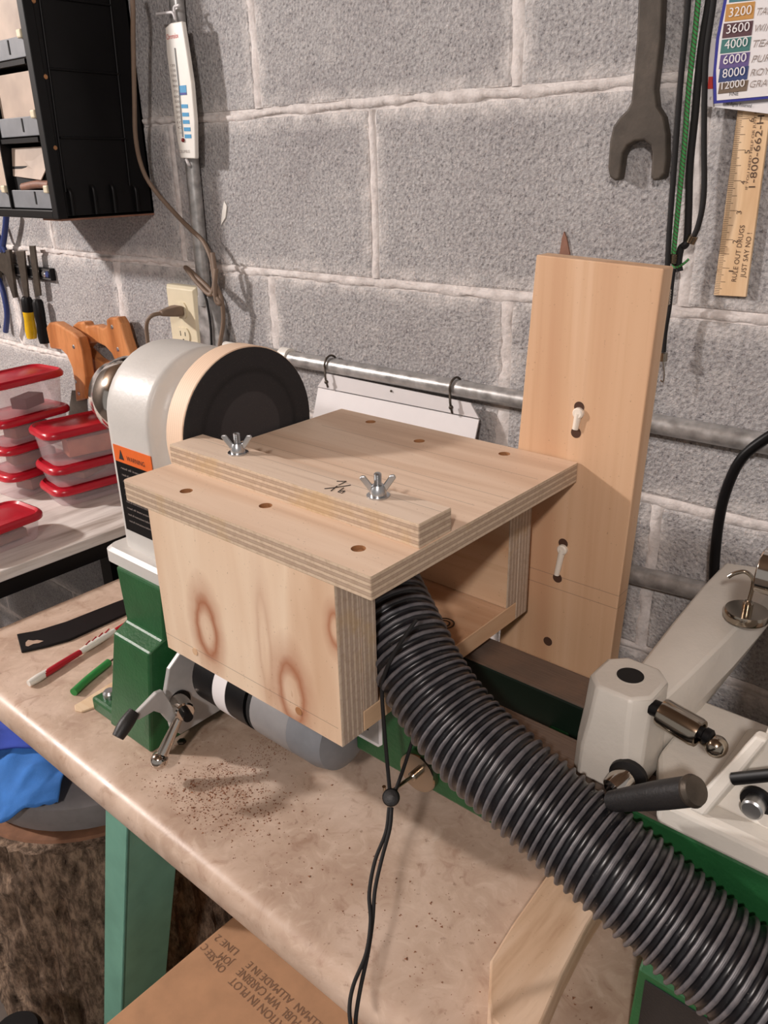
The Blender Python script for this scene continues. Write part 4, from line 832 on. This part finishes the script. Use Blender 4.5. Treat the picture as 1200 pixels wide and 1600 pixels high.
ry = 0.812
rul = thing('wooden_ruler', 'wooden advertising ruler hanging by the wall below the grit chart', 'ruler', Yp(1140, 463, ry))
rc = [Yp(1115, 461, ry), Yp(1165, 464, ry), Yp(1205, 165, ry), Yp(1154, 160, ry)]
rb = MB().prism(rc, (0, 0.004, 0)).build('ruler_blade', 'ruler', rul, None, 0.0004)
ax_ = (rc[3] - rc[0]); up_ = ax_.normalized(); rt_ = (rc[1] - rc[0]); rt_ = (rt_ - up_ * rt_.dot(up_)).normalized(); inch = 0.0254
tk = MB()
for k in range(1, int(ax_.length / inch * 16)):
    ln_ = 0.011 if k % 16 == 0 else 0.009 if k % 8 == 0 else 0.0065 if k % 4 == 0 else 0.0045
    p = rc[0] + up_ * (k * inch / 16) + rt_ * 0.0004 + Vector((0, -0.0002, 0)); tk.prism([p - up_ * 0.0002, p + rt_ * ln_ - up_ * 0.0002, p + rt_ * ln_ + up_ * 0.0002, p + up_ * 0.0002], (0, 0.0002, 0))
tk.build('graduations', 'rulerink', rb)['kind'] = 'stuff'
for k in range(1, 7):
    p = rc[0] + up_ * (k * inch - 0.003) + rt_ * 0.0155; text(str(k), p, p + up_ * (0.0012 if k == 1 else 0.0030), (0, -1, 0), 'rulerink', rb, name='ruler_number', h=0.0045)
text('RULE OUT DRUGS', Yp(1150, 440, ry), Yp(1164, 352, ry), (0, -1, 0), 'rulerink', rb, h=0.0045)
text('JUST SAY NO !', Yp(1164, 434, ry), Yp(1175, 364, ry), (0, -1, 0), 'rulerink', rb, h=0.0045)
text('1-800-662-HELP', Yp(1180, 293, ry), Yp(1199.5, 142, ry), (0, -1, 0), 'rulerink', rb, h=0.0060)
text('IF YOU NEED HELP OR JUST NEED TO TALK', Yp(1168, 296, ry), Yp(1191.5, 110, ry), (0, -1, 0), 'rulerink', rb, h=0.0022)

cy_ = 0.795
ch = thing('grit_chart', 'white grit chart with blue border and coloured number swatches, pinned in the top right corner', 'chart', Yp(1160, 150, cy_))
MB().prism([Yp(u, v, cy_) for (u, v) in ((1140, -60), (1131, 0), (1119, 60), (1114, 120), (1115, 162), (1300, 145), (1330, -60))], (0, 0.0012, 0)).build('chart_border', 'navy', ch)
sh_ = MB().prism([Yp(u, v, cy_ - 0.0006) for (u, v) in ((1144, -60), (1136, 0), (1124, 60), (1119, 110), (1120, 157), (1300, 141), (1330, -60))], (0, 0.0005, 0)).build('chart_sheet', 'paper', ch)
sw = [('2400', 'TURQUOISE', (58, 112, 120), -40, 0, 1.0), ('3200', 'TAN', (186, 136, 70), 2, 30, 0), ('3600', 'WINE', (82, 52, 58), 32, 56, 0), ('4000', 'TEAL', (60, 112, 108), 57, 80, 0), ('6000', 'PURPLE', (92, 76, 128), 81, 104, 0), ('8000', 'ROYAL', (46, 62, 110), 103, 125, 0), ('12000', 'GRAY', (110, 92, 76), 125, 143, 0)]
lx_ = {-40: (1142, 1190), 2: (1135, 1180), 32: (1131, 1177), 57: (1128, 1174), 81: (1126, 1172), 103: (1125, 1170), 125: (1124.5, 1169.5)}
for (num, nm, c, v0, v1, _) in sw:
    l, r = lx_[v0]; M['sw' + num] = paint('swatch_' + nm.lower(), c, 0.5, 0, 0.03)
    s_ = quad('swatch', [(l, v0 + 5), (r, v0), (r - 3, v1 - 1), (l - 3, v1 + 4)], cy_ - 0.0010, 'sw' + num, sh_)
    hh = (v1 - v0) * 0.62
    text(num, Yp(l + (4 if num != '12000' else 3), v1 - 3, cy_ - 0.001), Yp(r - 6, v1 - 8, cy_ - 0.001), (0, -1, 0), 'paper', sh_, name='grit_number', lift=0.0008, h=0.0070 if num != '12000' else 0.0060)
    text(nm, Yp(r + 2, v1 - 6, cy_ - 0.001), Yp(r + 2 + 9.5 * len(nm), v1 - 6 - 0.9 * len(nm), cy_ - 0.001), (0, -1, 0), 'inkg', sh_, name='grit_colour_name', lift=0.0004, shear=0.25, h=0.0054)
text('FINE', Yp(1140, 150, cy_), Yp(1154, 149, cy_), (0, -1, 0), 'inkb', sh_, lift=0.001, h=0.003)
ch2 = thing('paper_card', 'white card with fine print hanging behind the grit chart', 'card', Yp(1130, 165, .80))
s2_ = MB().prism([Yp(u, v, .8005) for (u, v) in ((1112, 60), (1105, 120), (1105, 166), (1300, 190), (1320, 60))], (0, 0.001, 0)).build('card_sheet', 'paper', ch2)
quad('card_stripe', [(1107, 120), (1130, 118), (1130, 138), (1105.5, 139)], .8000, 'redp', s2_)
text('All Rights Reserved', Yp(1134, 164, .8), Yp(1174, 168, .8), (0, -1, 0), 'inkb', s2_, lift=0.0008, h=0.0028)
text('c', Yp(1109, 155, .8), Yp(1112, 155, .8), (0, -1, 0), 'inkg', s2_, lift=0.0008, h=0.003)

# rust stains and paint chips on the wall are small real flakes
for (pts, mt, nm, lb, ct) in (([(874, 398), (878, 372), (881, 362), (885, 372), (890, 398)], 'scrap', 'rust_streak', 'rust coloured streak on the wall above the upright board', 'stain'),
                      ([(345, 352), (347, 330), (350, 314), (354, 322), (352, 340)], 'wplastic', 'paint_fleck', 'white paint fleck on the wall right of the vertical conduit', 'paint')):
    tag(MB().prism([Yp(u, v, 0.8172) for (u, v) in pts], (0, 0.003, 0)).build(nm, mt), lb, ct)

# ================================================================== WHITE SIDE TABLE WITH RED-LIDDED BOXES
ZT = -0.555
st = thing('side_table', 'low side table with worn white top and black frame, left of the lathe', 'table', (-1.7, 0.58, FLOOR))
MB().box((-2.4, 0.34, ZT - 0.018), (-1.163, 0.816, ZT)).build('table_top', 'wtable', st, None, 0.002)
MB().box((-2.38, 0.355, ZT - 0.046), (-1.168, 0.814, ZT - 0.0185)).build('table_frame', 'black', st, None, 0.001)
for (x, y) in ((-1.44, 0.38), (-1.44, 0.78), (-2.34, 0.38), (-2.34, 0.78)): MB().box((x - 0.02, y - 0.02, FLOOR), (x + 0.02, y + 0.02, ZT - 0.046)).build('leg', 'black', st)
def container(x, y, z, h, ang, label, content, cmat, clabel):
    t = thing('food_container', label, 'container', (x, y, z), 'red-lidded food containers')
    hx, hy = 0.046, 0.074
    body = MB()
    rings = [rrect(0, 0, hx * 0.80, hy * 0.86, 0.016, 0.0005), rrect(0, 0, hx * 0.84, hy * 0.89, 0.018, 0.004), rrect(0, 0, hx * 0.96, hy * 0.97, 0.022, h - 0.010)]
    n = len(rings[0]); body.loft(rings, 0, False); body.add(rings[0], [tuple(range(n))[::-1]])
    lid = MB().loft([rrect(0, 0, hx * 0.97, hy * 0.98, 0.022, h - 0.014), rrect(0, 0, hx * 1.07, hy * 1.05, 0.026, h - 0.012), rrect(0, 0, hx * 1.08, hy * 1.055, 0.026, h - 0.006), rrect(0, 0, hx * 1.02, hy * 1.01, 0.024, h - 0.001), rrect(0, 0, hx * 0.97, hy * 0.97, 0.022, h), rrect(0, 0, hx * 0.90, hy * 0.92, 0.02, h - 0.0035), rrect(0, 0, hx * 0.62, hy * 0.74, 0.016, h - 0.0035), rrect(0, 0, hx * 0.55, hy * 0.70, 0.014, h - 0.0025)])
    R_ = Matrix.Rotation(ang, 4, 'Z')
    for mbx, nm, mt in ((body, 'tub', 'clear'), (lid, 'lid', 'red')):
        o = mbx.build(nm, mt, None, 40); o.parent = t
    t.rotation_euler.z = ang
    if content:
        (sx, sy, sz, ox, oy, ra) = content
        c = MB().box((-sx, -sy, 0), (sx, sy, sz)).build('wood_offcut', cmat, None, None, 0.0008)
        c.location = (Vector((x, y, z)) + R_ @ Vector((ox, oy, 0.0052))); c.rotation_euler.z = ang + ra; tag(c, clabel, 'wood block')
zz = ZT
A_ = [(0.050, 'bottom container of the back left stack of red-lidded boxes', (0.02, 0.03, 0.02, 0, 0.0, 0.2), 'scrap', 'brown wood scrap inside the bottom box of the back left stack'),
      (0.050, 'second from bottom container of the back left stack of red-lidded boxes', (0.02, 0.04, 0.018, 0, 0.0, -0.2), 'scrap', 'brown wood scrap inside the second lowest box of the back left stack'),
      (0.050, 'third from bottom container of the back left stack of red-lidded boxes', (0.018, 0.035, 0.02, 0.0, 0.0, 0.1), 'scrap', 'brown wood scrap inside the third lowest box of the back left stack'),
      (0.068, 'tall top container of the back left stack, with dark wood inside', (0.016, 0.026, 0.02, 0.004, 0.012, 0.35), 'purplewood', 'dark purple wood block inside the top box of the back left stack')]
for (h, lb, ct, cm, cl_) in A_:
    container(-1.462, 0.662, zz, h, 0.10, lb, ct, cm, cl_); zz += h + 0.0003
zz = ZT
for (h, lb, ct, cm, cl_) in [(0.036, 'lowest container of the right stack beside the lathe headstock', (0.02, 0.04, 0.012, 0, 0, 0.1), 'purplewood', 'dark flat wood piece inside the lowest box beside the headstock'),
      (0.040, 'middle container of the right stack beside the lathe headstock', (0.02, 0.03, 0.012, 0, 0, 0.5), 'scrap', 'brown wood scrap inside the middle box beside the headstock'),
      (0.064, 'tall top container beside the headstock with reddish wood inside', (0.018, 0.040, 0.032, 0.004, 0.01, -0.1), 'pinkwood', 'reddish wood block inside the top box beside the headstock')]:
    container(-1.347, 0.705, zz, h, -0.12, lb, ct, cm, cl_); zz += h + 0.0003
container(-1.262, 0.480, ZT, 0.048, 0.08, 'single red-lidded container at the front of the white side table', (0.022, 0.05, 0.014, 0, 0, 0), 'scrap', 'brown wood scrap inside the single front box')

# ================================================================== SMALL THINGS ON THE BENCH
def on_bench(pts, dz=0.0): return [Zp(u, v, ZB + dz) for (u, v) in pts]
ft = MB().prism(on_bench([(27, 994), (60, 988), (105, 974), (178, 945), (260, 915), (262, 930), (180, 970), (110, 1002), (75, 1012), (34, 1021)]), (0, 0, 0.004)).build('flat_wrench', 'black', None, None, 0.0012)
tag(ft, 'flat black wrench with a keyhole cut in its end lying on the bench', 'wrench')
kh = MB().prism([Zp(u, v, ZB + 0.0042) for (u, v) in ((40, 1004), (44, 1000), (52, 1001), (58, 1000), (68, 1001.5), (60, 1005), (52, 1006), (44, 1010), (40, 1009))], (0, 0, 0.0002)).build('keyhole', 'lam'); attach(kh, ft)
tb_ = thing('toothbrush', 'red and white toothbrush lying on the bench left of the lathe foot', 'toothbrush', Zp(110, 1040, ZB))
bp = lambda pts: [p + Vector((0, 0, 0.0058)) for p in on_bench(pts)]
MB().tube(bp([(52, 1071), (75, 1057), (105, 1038), (140, 1016), (180, 991), (215, 970)]), lambda t: 0.0040 + 0.0008 * math.sin(t * 6), 12).build('brush_handle', 'red', tb_, 60)
MB().tube(bp([(46, 1074), (58, 1067), (74, 1057), (92, 1045)]), lambda t: 0.0030 + 0.0026 * math.sin(min(1, 0.15 + t) * 2.9), 12).build('white_grip', 'wplastic', tb_, 60)
MB().tube(bp([(124, 1026), (140, 1016), (160, 1003.5), (180, 991)]), lambda t: 0.0038 + 0.0014 * math.sin(t * 3.1), 12).build('white_grip', 'wplastic', tb_, 60)
for k in range(4):
    u, v = 136 + k * 10, 1015 - k * 6.3; MB().tube([p + Vector((0, 0, 0.0105)) for p in on_bench([(u, v + 3), (u + 6, v - 3.5)])], 0.0011, 6).build('grip_stripe', 'red', tb_, 60)
gs = thing('green_awl', 'green handled awl lying on the bench beside the lathe foot', 'awl', Zp(142, 1062, ZB))
MB().tube([p + Vector((0, 0, 0.0052)) for p in on_bench([(116, 1087), (140, 1065), (171, 1040)])], 0.0052, 14).build('awl_handle', 'greenplastic', gs, 60)
MB().cyl(Zp(171, 1040, ZB) + Vector((0, 0, .005)), Zp(195, 1020, ZB) + Vector((0, 0, .003)), 0.0012).build('awl_shaft', 'steel', gs)
stk = MB().prism(on_bench([(117, 1104), (124, 1100), (150, 1084), (185, 1062), (230, 1040), (232, 1056), (190, 1082), (150, 1106), (128, 1114), (118, 1112)]), (0, 0, 0.0025)).build('craft_stick', 'stick', None, None, 0.0006)
tag(stk, 'pale wooden craft stick lying on the bench beside the green handle', 'stick')
wk = MB().lathe([(0.0055, 0), (0.0055, 0.002), (0.004, 0.0032)], Zp(284, 1160, ZB), (0, 0, 1), 6).build('loose_nut', 'steel', None, None, 0.0004)
tag(wk, 'small dark loose nut on the bench in front of the lathe foot', 'nut')
# wooden slab piece under the hose
zt_ = ZB + 0.030
oc = [Zp(u, v, zt_) for (u, v) in ((766, 1500), (763, 1560), (768, 1592), (800, 1625), (835, 1625), (880, 1520), (918, 1446), (960, 1380), (880, 1330), (845, 1380), (800, 1444))]
ocb = MB().prism([Vector((p.x, p.y, ZB + 0.0003)) for p in oc], (0, 0, 0.0297)).build('curved_offcut', 'offcut', None, None, 0.002)
tag(ocb, 'thick pale wooden offcut with clipped end lying on the bench under the hose', 'offcut')
# sawdust, shavings and crumb streaks
sd = MB(); R2 = random.Random(3)
def crumb(p, s):
    a = R2.random() * 6.28; q = [p + Vector((math.cos(a + k * 2.1) * s * (0.5 + R2.random()), math.sin(a + k * 2.1) * s * (0.5 + R2.random()), 0.0001)) for k in range(3)]
    sd.add(q + [p + Vector((0, 0, s * (0.3 + 0.6 * R2.random())))], [(0, 2, 1), (0, 1, 3), (1, 2, 3), (2, 0, 3)])
for k in range(900):
    u, v = R2.gauss(345, 55), 0; v = 1245 + 0.10 * (u - 345) + R2.gauss(0, 28)
    p = Zp(u, v, ZB)
    if p.y > 0.345: crumb(p, 0.0007 + 0.0011 * R2.random() ** 3)
for (u0, v0, u1, v1) in ((478, 1152, 330, 1236), (440, 1150, 300, 1226)):  # two straight, denser streaks of finer crumbs
    for k in range(420):
        t_ = R2.random(); p = Zp(u0 + (u1 - u0) * t_ + R2.gauss(0, 7), v0 + (v1 - v0) * t_ + R2.gauss(0, 7), ZB)
        if p.y > 0.345: crumb(p, 0.0004 + 0.0006 * R2.random() ** 2)
for k in range(420):
    p = Vector((R2.uniform(-0.72, -0.15), R2.uniform(0.345, 0.445), ZB)); crumb(p, 0.0005 + 0.0011 * R2.random() ** 4)
sdo = sd.build('sawdust', 'dust'); sdo['kind'] = 'stuff'; tag(sdo, 'scattered brown sawdust and shavings with two crumb streaks on the bench top', 'sawdust')

# ================================================================== UNDER THE BENCH
def stump():
    cx, cy, R0_, zt = -1.135, 0.525, 0.232, -0.925
    t = thing('tree_stump', 'large bark-covered tree stump standing on the floor by the bench leg', 'stump', (cx, cy, FLOOR)); n, m = 120, 60; rings = []
    for k in range(m + 1):
        z = FLOOR + (zt - FLOOR) * k / m; ring = []
        for i in range(n):
            a = 2 * math.pi * i / n; p = Vector((math.cos(a) * 3, math.sin(a) * 3, z * 3.2)); q = Vector((math.cos(a) * 14, math.sin(a) * 14, z * 9))
            r = R0_ + 0.012 * noise.noise(p) + 0.013 * (1 - abs(noise.noise(q)) * 2.2) * (0.6 if k > m - 2 else 1)
            ring.append(Vector((cx + r * math.cos(a), cy + r * math.sin(a), z)))
        rings.append(ring)
    MB().loft(rings).build('bark', 'bark', t, 60)
    MB().lathe([(0.215, 0), (0.212, 0.004)], (cx, cy, zt), (0, 0, 1), 48).build('cut_face', 'stump_top', t, 40)
stump()
tubo = MB().lathe([(0.188, 0), (0.198, 0.006), (0.204, 0.03), (0.204, 0.052), (0.194, 0.060), (0.0, 0.062)], (-1.125, 0.530, -0.9205), (0, 0, 1), 48).build('grey_tub', 'tub', None, 40)
tag(tubo, 'round grey plastic lid resting on the stump', 'lid')
def cloth(name, label, mat, cx, cy, rx_, ry_, z0, seed, drop, rot=0.0):
    n = 46; m = MB(); vs = []; fs = []
    for j in range(n + 1):
        for i in range(n + 1):
            a, b = (i / n - .5) * 2, (j / n - .5) * 2; x = a * rx_; y = b * ry_; xr_ = x * math.cos(rot) - y * math.sin(rot); yr_ = x * math.sin(rot) + y * math.cos(rot)
            q = Vector((xr_ * 9 + seed, yr_ * 9, seed)); hgt = 0.022 * (1 - abs(noise.noise(q)) * 2) + 0.012 * (1 - abs(noise.noise(q * 2.3)) * 2)
            r = math.hypot(a, b); X, Y = cx + xr_ + 0.014 * noise.noise(q * 1.3), cy + yr_ + 0.014 * noise.noise(q * 1.3 + Vector((5, 0, 0)))
            dist = math.hypot(X + 1.125, Y - 0.530); fall = max(0.0, dist - 0.180)
            vs.append((X, Y, z0 + hgt + 0.030 * max(0, 1 - r) - drop * fall)); 
    for j in range(n):
        for i in range(n): k = j * (n + 1) + i; fs.append((k, k + 1, k + n + 2, k + n + 1))
    o = m.add(vs, fs).build(name, mat, None, 180); sdm = o.modifiers.new('solid', 'SOLIDIFY'); sdm.thickness = 0.003; return tag(o, label, 'cloth')
cloth('blue_rag', 'light blue rag draped over the grey lid on the stump', 'cloth', -1.085, 0.412, 0.055, 0.105, -0.848, 3.0, 0.7, 0.85)
cloth('blue_shirt', 'darker blue crumpled cloth heaped on the lid behind the light blue rag', 'cloth2', -1.130, 0.470, 0.11, 0.080, -0.815, 8.0, 0.9, -0.75)
box = thing('cardboard_box', 'brown cardboard carton with faded printing standing under the bench', 'carton', (-0.40, 0.45, FLOOR))
KZ = -0.90
ko = MB().box((-0.666, 0.180, FLOOR), (-0.16, 0.62, KZ)).build('carton_body', 'card', box, None, 0.003)
def ktext(s, a, b, h): text(s, Zp(*a, KZ), Zp(*b, KZ), (0, 0, 1), 'ink', box, lift=0.0006, h=h)
ktext('LINE 2', (374, 1485), (342, 1460), 0.010); ktext('JOM', (366, 1502), (348, 1488), 0.010); ktext('ON SEE C', (354, 1514), (322, 1474), 0.010)
ktext('ILLMAN  ALLMADE IN E', (505, 1600), (392, 1502), 0.010); ktext('W  PUBL  WM CARBINE', (490, 1612), (378, 1512), 0.011); ktext('LATION IN PLOT', (452, 1606), (366, 1526), 0.011)
dk = tag(MB().lathe([(0.03, 0), (0.036, 0.01), (0.036, 0.30), (0.03, 0.31)], (-0.905, 0.225, FLOOR), (0, 0, 1), 24).build('black_canister', 'black', None, 40), 'black canister standing on the floor at the lower left edge', 'canister')

# ------------------------------------------------------------------ lift everything from eye level to the floor datum
for o in list(COL.objects):
    if o.parent is None and o.type in {'MESH', 'EMPTY'}: o.location.z += H
